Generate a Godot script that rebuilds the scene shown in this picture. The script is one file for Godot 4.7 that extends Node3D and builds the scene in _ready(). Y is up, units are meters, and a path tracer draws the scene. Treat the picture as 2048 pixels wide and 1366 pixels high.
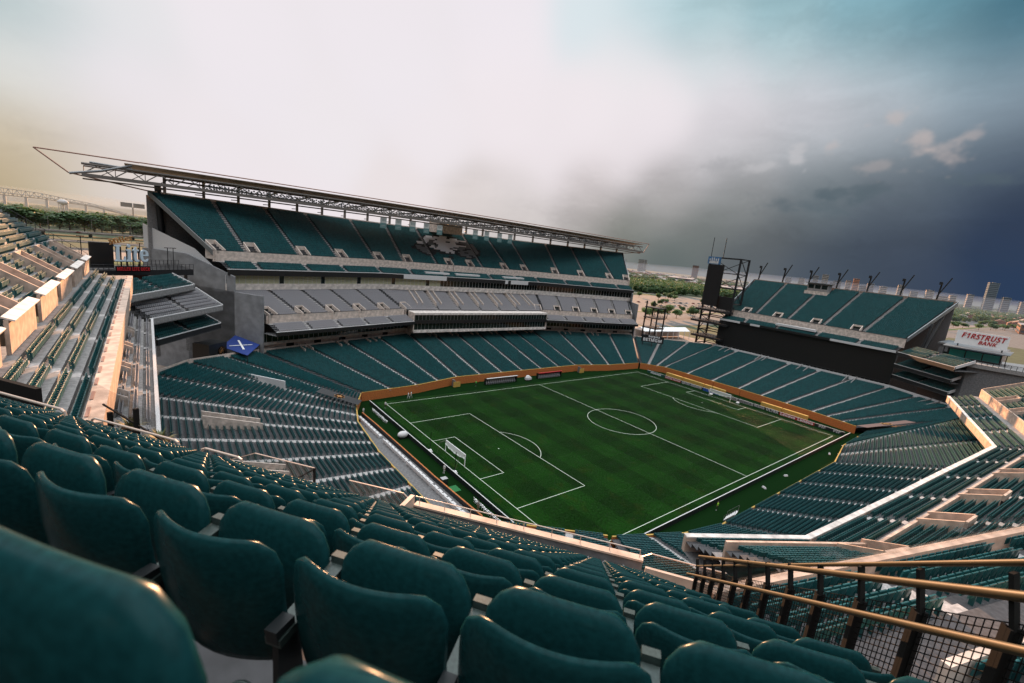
extends Node3D
# A football stadium seen from the top of its corner stand, late sun behind the far roof.
const UP := Vector3.UP
const EXPO := 2.1
var M := {}
var taken := {}
var teal_seats := []
var teal_cols := []
var grey_seats := []
var cover_seats := []
var cover_cols := []
var rng := RandomNumberGenerator.new()

class MB:
	var v := PackedVector3Array()
	var n := PackedVector3Array()
	func tri(a: Vector3, b: Vector3, c: Vector3) -> void:
		var nn := (c - a).cross(b - a).normalized()
		v.append(a); v.append(b); v.append(c)
		n.append(nn); n.append(nn); n.append(nn)
	func quad(a: Vector3, b: Vector3, c: Vector3, d: Vector3) -> void:
		tri(a, b, c); tri(a, c, d)
	func stri(a: Vector3, b: Vector3, c: Vector3, na: Vector3, nb: Vector3, nc: Vector3) -> void:
		v.append(a); v.append(b); v.append(c); n.append(na); n.append(nb); n.append(nc)
	func hexa(p: Array) -> void: # 0-3 bottom ring, 4-7 top ring
		quad(p[0], p[1], p[2], p[3]); quad(p[7], p[6], p[5], p[4])
		for i in 4:
			var j := (i + 1) % 4
			quad(p[j], p[i], p[i + 4], p[j + 4])
	func box(c: Vector3, s: Vector3, b := Basis.IDENTITY) -> void:
		var h := s * 0.5
		var p := []
		for y in [-1.0, 1.0]:
			for q in [[-1, -1], [1, -1], [1, 1], [-1, 1]]:
				p.append(c + b * Vector3(h.x * q[0], h.y * y, h.z * q[1]))
		hexa(p)
	func beam(p: Vector3, q: Vector3, w: float, h: float, up := Vector3.UP) -> void:
		var d := (q - p)
		var l := d.length()
		if l < 1e-5: return
		d /= l
		if absf(d.dot(up)) > 0.98: up = Vector3.RIGHT
		var r := d.cross(up).normalized()
		var u := r.cross(d)
		box((p + q) * 0.5, Vector3(w, h, l), Basis(r, u, -d))
	func tube(p: Vector3, q: Vector3, r: float, k := 8, r2 := -1.0) -> void:
		if r2 < 0: r2 = r
		var d := (q - p).normalized()
		var up := Vector3.UP if absf(d.y) < 0.95 else Vector3.RIGHT
		var a := d.cross(up).normalized()
		var b := a.cross(d)
		for i in k:
			var t0 := TAU * i / k
			var t1 := TAU * (i + 1) / k
			var n0 := a * cos(t0) + b * sin(t0)
			var n1 := a * cos(t1) + b * sin(t1)
			stri(p + n0 * r, q + n1 * r2, q + n0 * r2, n0, n1, n0)
			stri(p + n0 * r, p + n1 * r, q + n1 * r2, n0, n1, n1)
			tri(p, p + n0 * r, p + n1 * r); tri(q, q + n1 * r2, q + n0 * r2)
	func path(pts: Array, r: float, k := 8) -> void:
		for i in pts.size() - 1: tube(pts[i], pts[i + 1], r, k)
	func prism(poly: Array, off: Vector3) -> void: # planar convex polygon of Vector3 pushed by off
		for i in range(1, poly.size() - 1):
			tri(poly[0], poly[i], poly[i + 1]); tri(poly[0] + off, poly[i + 1] + off, poly[i] + off)
		for i in poly.size():
			var j := (i + 1) % poly.size()
			quad(poly[j], poly[i], poly[i] + off, poly[j] + off)
	func torus(c: Vector3, ax: Basis, R: float, r: float, k := 16, m := 6) -> void:
		for i in k:
			for j in m:
				var P := []
				var N := []
				for q in [[0, 0], [1, 0], [1, 1], [0, 1]]:
					var t: float = TAU * (i + q[0]) / k
					var s: float = TAU * (j + q[1]) / m
					var e := ax.x * cos(t) + ax.z * sin(t)
					var nn := e * cos(s) + ax.y * sin(s)
					P.append(c + e * R + nn * r); N.append(nn)
				stri(P[0], P[1], P[2], N[0], N[1], N[2]); stri(P[0], P[2], P[3], N[0], N[2], N[3])
	func mesh() -> ArrayMesh:
		var m := ArrayMesh.new()
		var a := []
		a.resize(Mesh.ARRAY_MAX)
		a[Mesh.ARRAY_VERTEX] = v
		a[Mesh.ARRAY_NORMAL] = n
		m.add_surface_from_arrays(Mesh.PRIMITIVE_TRIANGLES, a)
		return m

func V(x: float, y: float, z: float) -> Vector3: return Vector3(x, y, z)
func XZ(p: Vector2, y: float) -> Vector3: return Vector3(p.x, y, p.y)

func obj(called: String, b: MB, m: Material, parent: Node = self) -> MeshInstance3D:
	return inst(called, b.mesh(), m, parent)
func inst(called: String, mesh: Mesh, m: Material, parent: Node = self, at := Transform3D.IDENTITY) -> MeshInstance3D:
	var o := MeshInstance3D.new()
	o.mesh = mesh
	o.material_override = m
	o.name = numbered(called) if parent == self else called
	o.transform = at
	parent.add_child(o, true)
	return o
func numbered(called: String) -> String:
	var k: int = taken.get(called, 0)
	taken[called] = k + 1
	return called if k == 0 else "%s_%03d" % [called, k]
func tag(o: Node, label: String, category: String, group := "") -> Node:
	o.set_meta("label", label)
	o.set_meta("category", category)
	if group != "": o.set_meta("group", group)
	return o
func struct(o: Node) -> Node:
	o.set_meta("kind", "structure")
	return o
func thing(called: String, label: String, category: String, at := Transform3D.IDENTITY, group := "") -> Node3D:
	var o := Node3D.new()
	o.name = numbered(called)
	add_child(o)
	o.transform = at
	tag(o, label, category, group)
	return o
func copy(o: Node3D, at: Transform3D, label: String) -> Node3D:
	var stem := String(o.name)
	if stem.length() > 4 and stem[stem.length() - 4] == "_" and stem.substr(stem.length() - 3).is_valid_int(): stem = stem.substr(0, stem.length() - 4)
	var c := o.duplicate()
	c.name = numbered(stem)
	add_child(c)
	c.transform = at
	c.set_meta("label", label)
	return c

func lin(r: float, g: float, b: float) -> Color: return Color(r, g, b).linear_to_srgb()

var tex_grain: ImageTexture
var tex_blotch: ImageTexture
var tex_streak: ImageTexture
func noise_tex(freq: float, oct: int, lo: float, hi: float, seed_: int, sx := 256, sy := 256) -> ImageTexture:
	var f := FastNoiseLite.new()
	f.seed = seed_
	f.noise_type = FastNoiseLite.TYPE_SIMPLEX_SMOOTH
	f.frequency = freq
	f.fractal_octaves = oct
	var im := f.get_seamless_image(sx, sy)
	im.convert(Image.FORMAT_RGB8)
	for y in sy:
		for x in sx:
			var c: float = lerpf(lo, hi, im.get_pixel(x, y).r)
			im.set_pixel(x, y, Color(c, c, c))
	im.generate_mipmaps()
	return ImageTexture.create_from_image(im)

func mat(key: String, c: Color, rough := 0.8, metal := 0.0, tex: Texture2D = null, scale := 1.0) -> StandardMaterial3D:
	var m := StandardMaterial3D.new()
	m.albedo_color = c
	m.roughness = rough
	m.metallic = metal
	if tex:
		m.albedo_texture = tex
		m.uv1_triplanar = true
		m.uv1_world_triplanar = true
		m.uv1_scale = Vector3.ONE * scale
	M[key] = m
	return m

func materials() -> void:
	tex_grain = noise_tex(0.08, 4, 0.72, 1.0, 11)
	tex_blotch = noise_tex(0.016, 6, 0.74, 1.04, 23, 512, 512)
	tex_streak = noise_tex(0.03, 5, 0.72, 1.02, 37)
	mat("concrete", lin(0.30, 0.29, 0.285), 0.85, 0.0, tex_blotch, 0.25)
	mat("terrace", lin(0.075, 0.075, 0.08), 0.85, 0.0, tex_blotch, 0.2)  # darkened concrete: shade between and under the seats is in this colour
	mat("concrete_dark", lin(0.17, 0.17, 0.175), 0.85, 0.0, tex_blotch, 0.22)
	mat("beige", lin(0.74, 0.62, 0.54), 0.8, 0.0, tex_blotch, 0.1)
	mat("cream", lin(0.82, 0.74, 0.68), 0.75, 0.0, tex_blotch, 0.08)
	mat("stair", lin(0.46, 0.44, 0.43), 0.85, 0.0, tex_blotch, 0.5)
	mat("grey_wall", lin(0.27, 0.275, 0.285), 0.85, 0.0, tex_blotch, 0.04)
	mat("panel_white", lin(0.78, 0.77, 0.77), 0.6, 0.0, tex_grain, 0.3)
	mat("orange_wall", lin(0.52, 0.165, 0.04), 0.7, 0.0, tex_blotch, 0.3)
	mat("yellow_wall", lin(0.58, 0.36, 0.08), 0.7, 0.0, tex_blotch, 0.3)
	mat("fascia", lin(0.018, 0.018, 0.019), 0.45, 0.0, tex_grain, 0.4)
	mat("screen", lin(0.014, 0.013, 0.013), 0.35)
	mat("dark_metal", lin(0.022, 0.022, 0.024), 0.5, 0.3)
	mat("steel", lin(0.24, 0.21, 0.19), 0.5, 0.1, tex_grain, 0.6)
	mat("steel_light", lin(0.42, 0.42, 0.43), 0.4, 0.5)
	mat("galv", lin(0.33, 0.34, 0.35), 0.45, 0.6, tex_grain, 1.5)
	mat("rail", lin(0.50, 0.40, 0.34), 0.28, 0.25)
	mat("rail_olive", lin(0.05, 0.04, 0.02), 0.45, 0.0)
	mat("roof", lin(0.34, 0.28, 0.22), 0.6, 0.0, tex_streak, 0.1)
	mat("rust_pipe", lin(0.30, 0.16, 0.12), 0.5, 0.2)
	mat("teal", Color(1, 1, 1), 0.3)
	M.teal.vertex_color_use_as_albedo = true
	mat("grey_seat", lin(0.33, 0.32, 0.335), 0.3)
	mat("near_seat", lin(0.0075, 0.046, 0.050), 0.26, 0.0, tex_grain, 2.0)  # darker copy of the stand teal; foreground shade put into the colour
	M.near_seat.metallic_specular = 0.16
	mat("near_arm", lin(0.05, 0.075, 0.07), 0.32, 0.2, tex_grain, 3.0)
	mat("near_frame", lin(0.012, 0.016, 0.018), 0.5, 0.2)
	mat("lit_suite", lin(0.56, 0.55, 0.36), 0.35, 0.0, tex_blotch, 0.6)  # pale yellow look of lit suite interiors painted on the panes
	mat("glass_dark", lin(0.012, 0.018, 0.016), 0.08)
	mat("white", lin(0.8, 0.8, 0.8), 0.5)
	mat("black", lin(0.012, 0.012, 0.012), 0.75)
	M.black.metallic_specular = 0.2
	mat("blue", lin(0.008, 0.035, 0.20), 0.6)
	mat("red", lin(0.42, 0.02, 0.025), 0.5)
	mat("gold", lin(0.5, 0.24, 0.08), 0.4, 0.4)
	mat("line", lin(0.62, 0.68, 0.58), 0.8)
	var gl := mat("glass", Color(0.12, 0.17, 0.12, 0.10), 0.02)
	gl.metallic_specular = 0.35
	gl.transparency = BaseMaterial3D.TRANSPARENCY_ALPHA

# ---------------------------------------------------------------- sky
func sky_image() -> Image:
	var S := [[35.2,23.8,238,232,238],[43.6,24.5,217,229,234],[49.8,24.7,190,215,222],[55.8,24.6,165,200,208],[63.1,24.3,145,185,195],[69.7,23.6,120,168,182],[75.4,22.8,95,148,165],[80.4,21.9,55,108,130],[35.6,20.5,240,233,238],[48.4,21.4,238,233,236],[56.4,21.5,215,222,226],[63.8,21.2,185,203,208],[70.4,20.7,160,185,193],[76.1,20.0,140,172,184],[81.0,19.3,90,135,152],[36.0,17.0,240,232,236],[44.7,17.7,240,232,236],[53.1,18.1,240,232,236],[60.9,18.1,228,222,228],[67.9,17.8,212,210,217],[74.0,17.4,195,198,206],[79.3,16.9,160,172,182],[82.4,16.5,140,155,168],[36.4,13.2,240,232,236],[45.3,14.0,240,232,236],[53.8,14.4,238,230,235],[61.6,14.6,215,212,217],[68.6,14.5,190,192,198],[74.7,14.3,160,168,175],[80.0,13.9,125,140,152],[83.0,13.7,105,118,132],[41.2,10.8,238,230,234],[50.0,11.5,236,228,232],[58.3,11.9,205,202,206],[64.0,12.1,180,180,184],[69.1,12.1,155,162,168],[75.2,12.0,120,130,138],[80.5,11.8,90,105,118],[83.5,11.7,70,85,102],[37.1,7.5,235,226,228],[46.1,8.3,222,212,214],[54.7,9.0,190,185,186],[62.6,9.4,150,152,154],[69.7,9.6,105,118,125],[75.8,9.7,95,105,115],[81.0,9.6,70,82,98],[84.0,9.6,55,66,86],[37.3,5.3,188,182,178],[46.4,6.2,165,162,158],[55.1,6.9,142,142,140],[63.0,7.4,122,126,126],[70.0,7.8,95,104,110],[76.1,8.0,75,86,98],[84.3,8.1,45,57,80],[51.2,4.0,125,128,122],[59.6,4.7,108,114,112],[67.1,5.3,95,100,104],[76.6,5.9,65,74,88],[84.7,6.3,40,54,78],[56.0,1.0,95,105,104],[64.0,1.8,88,95,100],[71.1,2.5,72,82,95],[77.1,3.1,60,70,86],[84.6,3.8,38,55,82],[74.7,0.6,66,78,92],[80.3,1.3,58,70,90],[85.7,2.0,40,60,90],[-8.3,14.4,182,200,203],[-5.2,15.4,208,217,219],[-1.4,16.2,230,229,232],[6.7,18.4,238,232,237],[20.4,21.9,238,232,237],[-8.7,9.1,215,217,212],[-6.4,9.8,226,225,226],[-1.7,11.2,236,230,235],[8.7,14.1,238,232,237],[23.3,17.2,238,232,237],[-9.0,4.8,200,188,165],[-6.7,5.3,215,205,192],[-3.3,6.2,230,222,222],[4.4,7.3,238,231,235],[15.8,9.5,238,232,236],[28.2,11.5,239,232,236],[-9.1,2.7,185,165,130],[-6.8,3.2,198,182,155],[-3.4,3.3,222,210,205],[-9.3,0.9,175,155,118],[-5.9,1.5,200,188,165],[-2.1,1.8,222,212,208],[5.2,3.2,238,230,234],[13.4,3.0,238,230,234],[24.1,4.4,234,225,226],[32.8,5.5,215,206,204],
		[30.0,45.0,240,241,244],[70.0,45.0,185,206,216],[-20.0,6.0,178,162,134],[-24.0,15.0,190,184,174],[-42.0,4.0,112,108,100],[-45.0,14.0,92,94,96],[-45.0,22.0,110,112,114],[-40.0,36.0,215,216,218],[105.0,5.0,40,54,76],[105.0,13.0,60,69,84],[105.0,20.0,70,80,96],[125.0,5.0,43,55,76],[125.0,13.0,61,69,83],[125.0,20.0,71,80,95],[145.0,5.0,46,56,76],[145.0,13.0,62,70,83],[145.0,20.0,72,81,95],[165.0,5.0,49,58,77],[165.0,13.0,63,70,82],[165.0,20.0,73,81,94],[185.0,5.0,52,59,77],[185.0,13.0,64,71,82],[185.0,20.0,74,82,94],[205.0,5.0,55,61,78],[205.0,13.0,65,71,82],[205.0,20.0,76,82,94],[225.0,5.0,58,62,78],[225.0,13.0,66,72,81],[225.0,20.0,77,83,93],[245.0,5.0,61,63,78],[245.0,13.0,67,72,81],[245.0,20.0,78,83,93],[265.0,5.0,64,65,79],[265.0,13.0,68,73,80],[265.0,20.0,79,84,92],[285.0,5.0,67,66,79],[285.0,13.0,69,73,80],[285.0,20.0,80,84,92],[300.0,5.0,69,67,79],[300.0,13.0,69,73,80],[300.0,20.0,81,84,92],[110.0,38.0,206,212,218],[150.0,38.0,206,212,218],[190.0,38.0,206,212,218],[230.0,38.0,206,212,218],[270.0,38.0,206,212,218],[0.0,62.0,240,242,244],[120.0,60.0,238,241,244],[240.0,60.0,240,241,243],[0.0,89.0,243,244,246]]
	var dirs := PackedVector3Array()
	var cols := PackedVector3Array()
	for s in S:
		var a := deg_to_rad(s[0])
		var e := deg_to_rad(s[1])
		dirs.append(Vector3(sin(a) * cos(e), sin(e), -cos(a) * cos(e)))
		var c := Color8(s[2], s[3], s[4]).srgb_to_linear()
		cols.append(Vector3(c.r, c.g, c.b) / (EXPO if s[1] < 26.0 else 1.1))
	var W := 528
	var H := 256
	var im := Image.create_empty(W, H, false, Image.FORMAT_RGBF)
	for y in H:
		var el := PI * 0.5 - PI * (y + 0.5) / H
		for x in W:
			var az := TAU * (x - 7.5) / 512.0
			var d := Vector3(sin(az) * cos(el), sin(maxf(el, 0.0)), -cos(az) * cos(el)).normalized()
			var acc := Vector3.ZERO
			var ws := 0.0
			for i in dirs.size():
				var q: float = 1.0 - d.dot(dirs[i])
				var w: float = exp(-q / 0.0016) + 1e-6 / (q * q + 1e-4)
				acc += cols[i] * w
				ws += w
			acc /= ws
			acc *= lerpf(1.0, 1.75, smoothstep(0.44, 0.95, el)) # unseen overhead sky brightened to add ambient light, as under overcast
			if el < -0.02: acc = acc.lerp(Vector3(0.10, 0.11, 0.10), clampf((-0.02 - el) * 8.0, 0.0, 1.0))
			im.set_pixel(x, y, Color(acc.x, acc.y, acc.z))
	im.resize(2112, 1024, Image.INTERPOLATE_CUBIC)
	im = im.get_region(Rect2i(32, 0, 2048, 1024))
	# clouds: faint billows all round, and the separate small clouds of the storm front
	var f1 := FastNoiseLite.new()
	f1.seed = 5
	f1.frequency = 1.0
	f1.fractal_octaves = 6
	f1.domain_warp_enabled = true
	f1.domain_warp_amplitude = 0.35
	f1.domain_warp_frequency = 2.2
	var dark := Vector3(0.095, 0.13, 0.155)
	var pink := Vector3(0.60, 0.50, 0.47)
	var pale := Vector3(0.56, 0.55, 0.57)
	var puffs := [[72.3, 9.1, 3.2, 0.7, dark, 0.7], [69.7, 7.9, 3.2, 0.8, dark, 0.5], [82.0, 10.3, 2.4, 0.5, dark, 0.6], [74.5, 15.4, 0.9, 0.5, pink, 0.42], [77.0, 13.4, 0.8, 0.7, pink, 0.5], [78.9, 12.5, 1.0, 0.9, pink, 0.45], [67.2, 12.4, 0.6, 0.9, pale, 0.6], [64.4, 11.5, 1.6, 0.5, pale, 0.5], [60.1, 11.5, 1.2, 0.6, Vector3(0.36, 0.36, 0.38), 0.5], [80.5, 13.8, 0.6, 0.4, pink, 0.35], [70.1, 13.4, 0.6, 0.35, pink, 0.35], [74.2, 11.3, 1.0, 0.5, pink, 0.25]]
	for y in range(300, 515):
		var el := PI * 0.5 - PI * (y + 0.5) / 1024.0
		for x in 2048:
			var az := TAU * (x + 0.5) / 2048.0
			var p := Vector3(sin(az), el * 3.2, -cos(az))
			var c := im.get_pixel(x, y)
			var k: float = f1.get_noise_3d(p.x * 2.4, p.y * 2.4, p.z * 2.4)
			var lum: float = c.get_luminance() * EXPO
			var amp: float = clampf((0.78 - lum) * 0.5, 0.004, 0.14) * smoothstep(0.0, 0.08, el)
			var g: float = 1.0 + k * amp * 1.8
			var v := Vector3(c.r, c.g, c.b) * g
			var ad := rad_to_deg(az)
			var ed := rad_to_deg(el)
			if ad > 50.0 and ad < 92.0 and ed > 4.0 and ed < 18.0:
				var n1: float = f1.get_noise_3d(p.x * 20.0, p.y * 14.0, p.z * 20.0)
				for q in puffs:
					var r: float = pow((ad - q[0]) / q[2], 2) + pow((ed - q[1]) / q[3], 2)
					if r < 6.0:
						var m: float = smoothstep(0.0, 0.75, exp(-r * 0.7) + n1 * 0.95 - 0.2) * q[5]
						v = v.lerp(q[4] / EXPO, m)
			im.set_pixel(x, y, Color(v.x, v.y, v.z))
	return im

func setup_camera_and_light() -> void:
	var cam := Camera3D.new()
	cam.name = "camera"
	cam.position = V(-99.21, 41.86, 71.60)
	cam.basis = Basis(UP, deg_to_rad(-39.086)) * Basis(Vector3.RIGHT, deg_to_rad(-11.161)) * Basis(Vector3.BACK, deg_to_rad(6.243))
	cam.fov = 73.548
	cam.near = 0.05
	cam.far = 80000.0
	var ca := CameraAttributesPhysical.new()
	ca.frustum_focal_length = 16.06
	ca.exposure_aperture = 3.2
	ca.frustum_focus_distance = 25.0
	cam.attributes = ca
	cam.fov = 73.548
	add_child(cam)
	cam.current = true
	var env := Environment.new()
	env.background_mode = Environment.BG_SKY
	var sky := Sky.new()
	var pm := PanoramaSkyMaterial.new()
	pm.panorama = ImageTexture.create_from_image(sky_image())
	sky.sky_material = pm
	env.sky = sky
	env.background_energy_multiplier = 1.0
	env.tonemap_mode = Environment.TONE_MAPPER_LINEAR
	env.tonemap_exposure = EXPO
	env.sdfgi_enabled = true
	env.ssao_enabled = true
	env.ssil_enabled = true
	env.volumetric_fog_enabled = true
	env.volumetric_fog_density = 0.0
	var we := WorldEnvironment.new()
	we.name = "world"
	we.environment = env
	add_child(we)
	var sun := DirectionalLight3D.new()
	sun.name = "sun"
	sun.light_color = Color(1.0, 0.74, 0.53)
	sun.light_energy = 1.6
	sun.light_angular_distance = 0.6
	sun.shadow_enabled = true
	var az := deg_to_rad(30.6)
	var el := deg_to_rad(12.5)
	var d := V(sin(az) * cos(el), sin(el), -cos(az) * cos(el))
	add_child(sun)
	sun.basis = Basis.looking_at(-d, UP)

# ---------------------------------------------------------------- stand helpers
func offs(pts: Array, d: float) -> Array: # offset polyline to its left (seen from above, x right, z down)
	var out := []
	for i in pts.size():
		var a: Vector2 = pts[maxi(i - 1, 0)]
		var b: Vector2 = pts[i]
		var c: Vector2 = pts[mini(i + 1, pts.size() - 1)]
		var n1 := (b - a).orthogonal().normalized() if i > 0 else (c - b).orthogonal().normalized()
		var n2 := (c - b).orthogonal().normalized() if i < pts.size() - 1 else n1
		var n := (n1 + n2).normalized()
		out.append(b + n * d / maxf(n.dot(n1), 0.4))
	return out
func wall(b: MB, pts: Array, y0: float, y1: float, th: float) -> void:
	var o := offs(pts, th)
	for i in pts.size() - 1:
		b.hexa([XZ(pts[i], y0), XZ(pts[i + 1], y0), XZ(o[i + 1], y0), XZ(o[i], y0), XZ(pts[i], y1), XZ(pts[i + 1], y1), XZ(o[i + 1], y1), XZ(o[i], y1)])
func ramp_wall(b: MB, p: Vector2, q: Vector2, y0: float, y1: float, y2: float, y3: float, th: float) -> void: # p: y0..y1, q: y2..y3
	var n := (q - p).orthogonal().normalized() * th
	b.hexa([XZ(p, y0), XZ(q, y2), XZ(q + n, y2), XZ(p + n, y0), XZ(p, y1), XZ(q, y3), XZ(q + n, y3), XZ(p + n, y1)])
func split(pts: Array, pitch: float) -> Array: # even points along a polyline, corners kept
	var out := [pts[0]]
	for i in pts.size() - 1:
		var l: float = (pts[i + 1] - pts[i]).length()
		var k := maxi(1, roundi(l / pitch))
		for j in range(1, k + 1): out.append(pts[i].lerp(pts[i + 1], float(j) / k))
	return out

func seat_at(p: Vector3, facing: Vector2, kind: String, col := Color(0.011, 0.078, 0.084)) -> void:
	var f := V(facing.x, 0, facing.y)
	var t := Transform3D(Basis(f.cross(UP), UP, -f), p)
	if kind == "teal" and col.a < 0.9:
		cover_seats.append(t)
		cover_cols.append(Color(col.r, col.g, col.b))
	elif kind == "teal":
		teal_seats.append(t)
		var k := rng.randf_range(0.8, 1.2)
		teal_cols.append(Color(col.r * k, col.g * k, col.b * k))
	else: grey_seats.append(t)

# a stepped tier between a front and a back line; each pair of neighbouring points bounds one seating block
func tier(parent: Node, fr: Array, bk: Array, y0: float, y1: float, n: int, kind: String, stairs := true, skip = null, col_of = null, gap := 0.62, conc := "terrace") -> void:
	var b := MB.new()
	for i in fr.size() - 1:
		for r in n:
			var t0 := float(r) / n
			var t1 := float(r + 1) / n
			var y := lerpf(y0, y1, t0)
			var yn := lerpf(y0, y1, t1)
			var p0: Vector2 = fr[i].lerp(bk[i], t0)
			var p1: Vector2 = fr[i + 1].lerp(bk[i + 1], t0)
			var q0: Vector2 = fr[i].lerp(bk[i], t1)
			var q1: Vector2 = fr[i + 1].lerp(bk[i + 1], t1)
			b.quad(XZ(p0, y), XZ(p1, y), XZ(q1, y), XZ(q0, y))
			b.quad(XZ(q0, y), XZ(q1, y), XZ(q1, yn), XZ(q0, yn))
			if kind == "": continue
			var m0 := p0.lerp(q0, 0.68)
			var m1 := p1.lerp(q1, 0.68)
			var u := (m1 - m0)
			var L := u.length()
			u /= maxf(L, 0.001)
			var f := u.orthogonal()
			if f.dot(p0 - q0) < 0: f = -f
			var cnt := int((L - 2.0 * gap) / 0.52)
			if cnt < 1: continue
			for s in cnt:
				var p := m0 + u * (L * 0.5 + (s - (cnt - 1) * 0.5) * 0.52)
				if skip != null and skip.call(p, r): continue
				if col_of != null: seat_at(XZ(p, y), f, kind, col_of.call(i, r, s, p))
				else: seat_at(XZ(p, y), f, kind)
	obj("terrace", b, M[conc], parent)
	if not stairs: return
	for i in range(1, fr.size() - 1):
		var s := MB.new()
		for r in n:
			var t0 := float(r) / n
			var t1 := float(r + 1) / n
			var y := lerpf(y0, y1, t0)
			var p: Vector2 = fr[i].lerp(bk[i], t0)
			var q: Vector2 = fr[i].lerp(bk[i], t1)
			var d := (q - p)
			var w := d.orthogonal().normalized() * 0.55
			var h := lerpf(y, lerpf(y0, y1, t1), 0.5)
			var m := p.lerp(q, 0.5)
			s.hexa([XZ(m - w, y), XZ(m + w, y), XZ(q + w, y), XZ(q - w, y), XZ(m - w, h), XZ(m + w, h), XZ(q + w, h), XZ(q - w, h)])
			s.hexa([XZ(p - w, y), XZ(p + w, y), XZ(m + w, y), XZ(m - w, y), XZ(p - w, y + 0.012), XZ(p + w, y + 0.012), XZ(m + w, y + 0.012), XZ(m - w, y + 0.012)])
		obj("aisle_stairs", s, M.stair, parent)

# walled stair mouth that cuts into a tier: base point p on the front wall, d pointing up the tier
func vomitory(parent: Node, p: Vector2, d: Vector2, y: float, w := 2.6, dep := 3.4, rise := 2.3, m := "beige", open := true) -> void:
	var b := MB.new()
	var r := d.orthogonal()
	var h := w * 0.5
	for s in [-1.0, 1.0]:
		var a: Vector2 = p + r * h * s
		var e: Vector2 = a + d * dep
		var th: float = 0.22 * s
		b.hexa([XZ(a, y - 1.6), XZ(e, y - 1.6), XZ(e + r * th, y - 1.6), XZ(a + r * th, y - 1.6), XZ(a, y + 0.95), XZ(e, y + rise + 0.9), XZ(e + r * th, y + rise + 0.9), XZ(a + r * th, y + 0.95)])
	var k: Vector2 = p + d * dep
	b.hexa([XZ(k - r * h, y + 1.9), XZ(k + r * h, y + 1.9), XZ(k + r * h + d * 0.22, y + 1.9), XZ(k - r * h + d * 0.22, y + 1.9), XZ(k - r * h, y + rise + 0.9), XZ(k + r * h, y + rise + 0.9), XZ(k + r * h + d * 0.22, y + rise + 0.9), XZ(k - r * h + d * 0.22, y + rise + 0.9)])
	var v := obj("vomitory", b, M[m], parent)
	if open:
		var f := MB.new()
		f.hexa([XZ(k - r * h - d * 0.1, y - 0.6), XZ(k + r * h - d * 0.1, y - 0.6), XZ(k + r * h, y - 0.6), XZ(k - r * h, y - 0.6), XZ(k - r * h - d * 0.1, y + 1.9), XZ(k + r * h - d * 0.1, y + 1.9), XZ(k + r * h, y + 1.9), XZ(k - r * h, y + 1.9)])
		obj("doorway", f, M.glass_dark, v)
		var g := MB.new()
		var c0: Vector2 = p - r * (h - 0.25) + d * 0.1
		var c1: Vector2 = p + r * (h - 0.25) + d * 0.1
		g.hexa([XZ(c0, y), XZ(c1, y), XZ(c1 + d * 0.03, y), XZ(c0 + d * 0.03, y), XZ(c0, y + 0.9), XZ(c1, y + 0.9), XZ(c1 + d * 0.03, y + 0.9), XZ(c0 + d * 0.03, y + 0.9)])
		obj("guard_glass", g, M.glass, v)

# a strip of window panes along a line
func panes(parent: Node, pts: Array, y0: float, y1: float, pitch: float, pick: Callable, frame := "panel_white", mw := 0.09) -> void:
	var ps := split(pts, pitch)
	var fm := MB.new()
	var cache := {}
	for i in ps.size() - 1:
		var a: Vector2 = ps[i]
		var c: Vector2 = ps[i + 1]
		var l := (c - a).length()
		var key := roundi(l * 100)
		if not cache.has(key):
			var b := MB.new()
			b.box(Vector3.ZERO, V(l * 0.94, y1 - y0, 0.04))
			cache[key] = b.mesh()
		var u := (c - a) / l
		var bas := Basis(V(u.x, 0, u.y), UP, V(-u.y, 0, u.x))
		var mm: Material = pick.call(i, (a + c) * 0.5)
		inst("window_pane", cache[key], mm, parent, Transform3D(bas, XZ((a + c) * 0.5, (y0 + y1) * 0.5)))
		fm.box(XZ(a, (y0 + y1) * 0.5), V(mw, y1 - y0, 0.16), bas)
	obj("mullions", fm, M[frame], parent).set_meta("kind", "stuff")

func rail_fence(b: MB, pts: Array, h: float, pitch: float, r := 0.03, bars := 3) -> void: # pts are Vector3
	for i in pts.size() - 1:
		var p: Vector3 = pts[i]
		var q: Vector3 = pts[i + 1]
		for k in bars: b.tube(p + UP * h * (k + 1.0) / bars, q + UP * h * (k + 1.0) / bars, r if k == bars - 1 else r * 0.5, 5)
		var n := maxi(1, roundi((q - p).length() / pitch))
		for k in n + 1: b.beam(p.lerp(q, float(k) / n), p.lerp(q, float(k) / n) + UP * h, r * 2, r * 2)

func letters(called: String, text: String, size: float, at: Transform3D, m: Material, parent: Node, font := "Droid Sans", weight := 700, depth := 0.06) -> MeshInstance3D:
	var t := TextMesh.new()
	var f := SystemFont.new()
	f.font_names = PackedStringArray([font])
	f.font_weight = weight
	t.font = f
	t.text = text
	t.font_size = 64
	t.pixel_size = size / 64.0
	t.depth = depth
	t.curve_step = 2.0
	return inst(called, t, m, parent, at)

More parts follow.
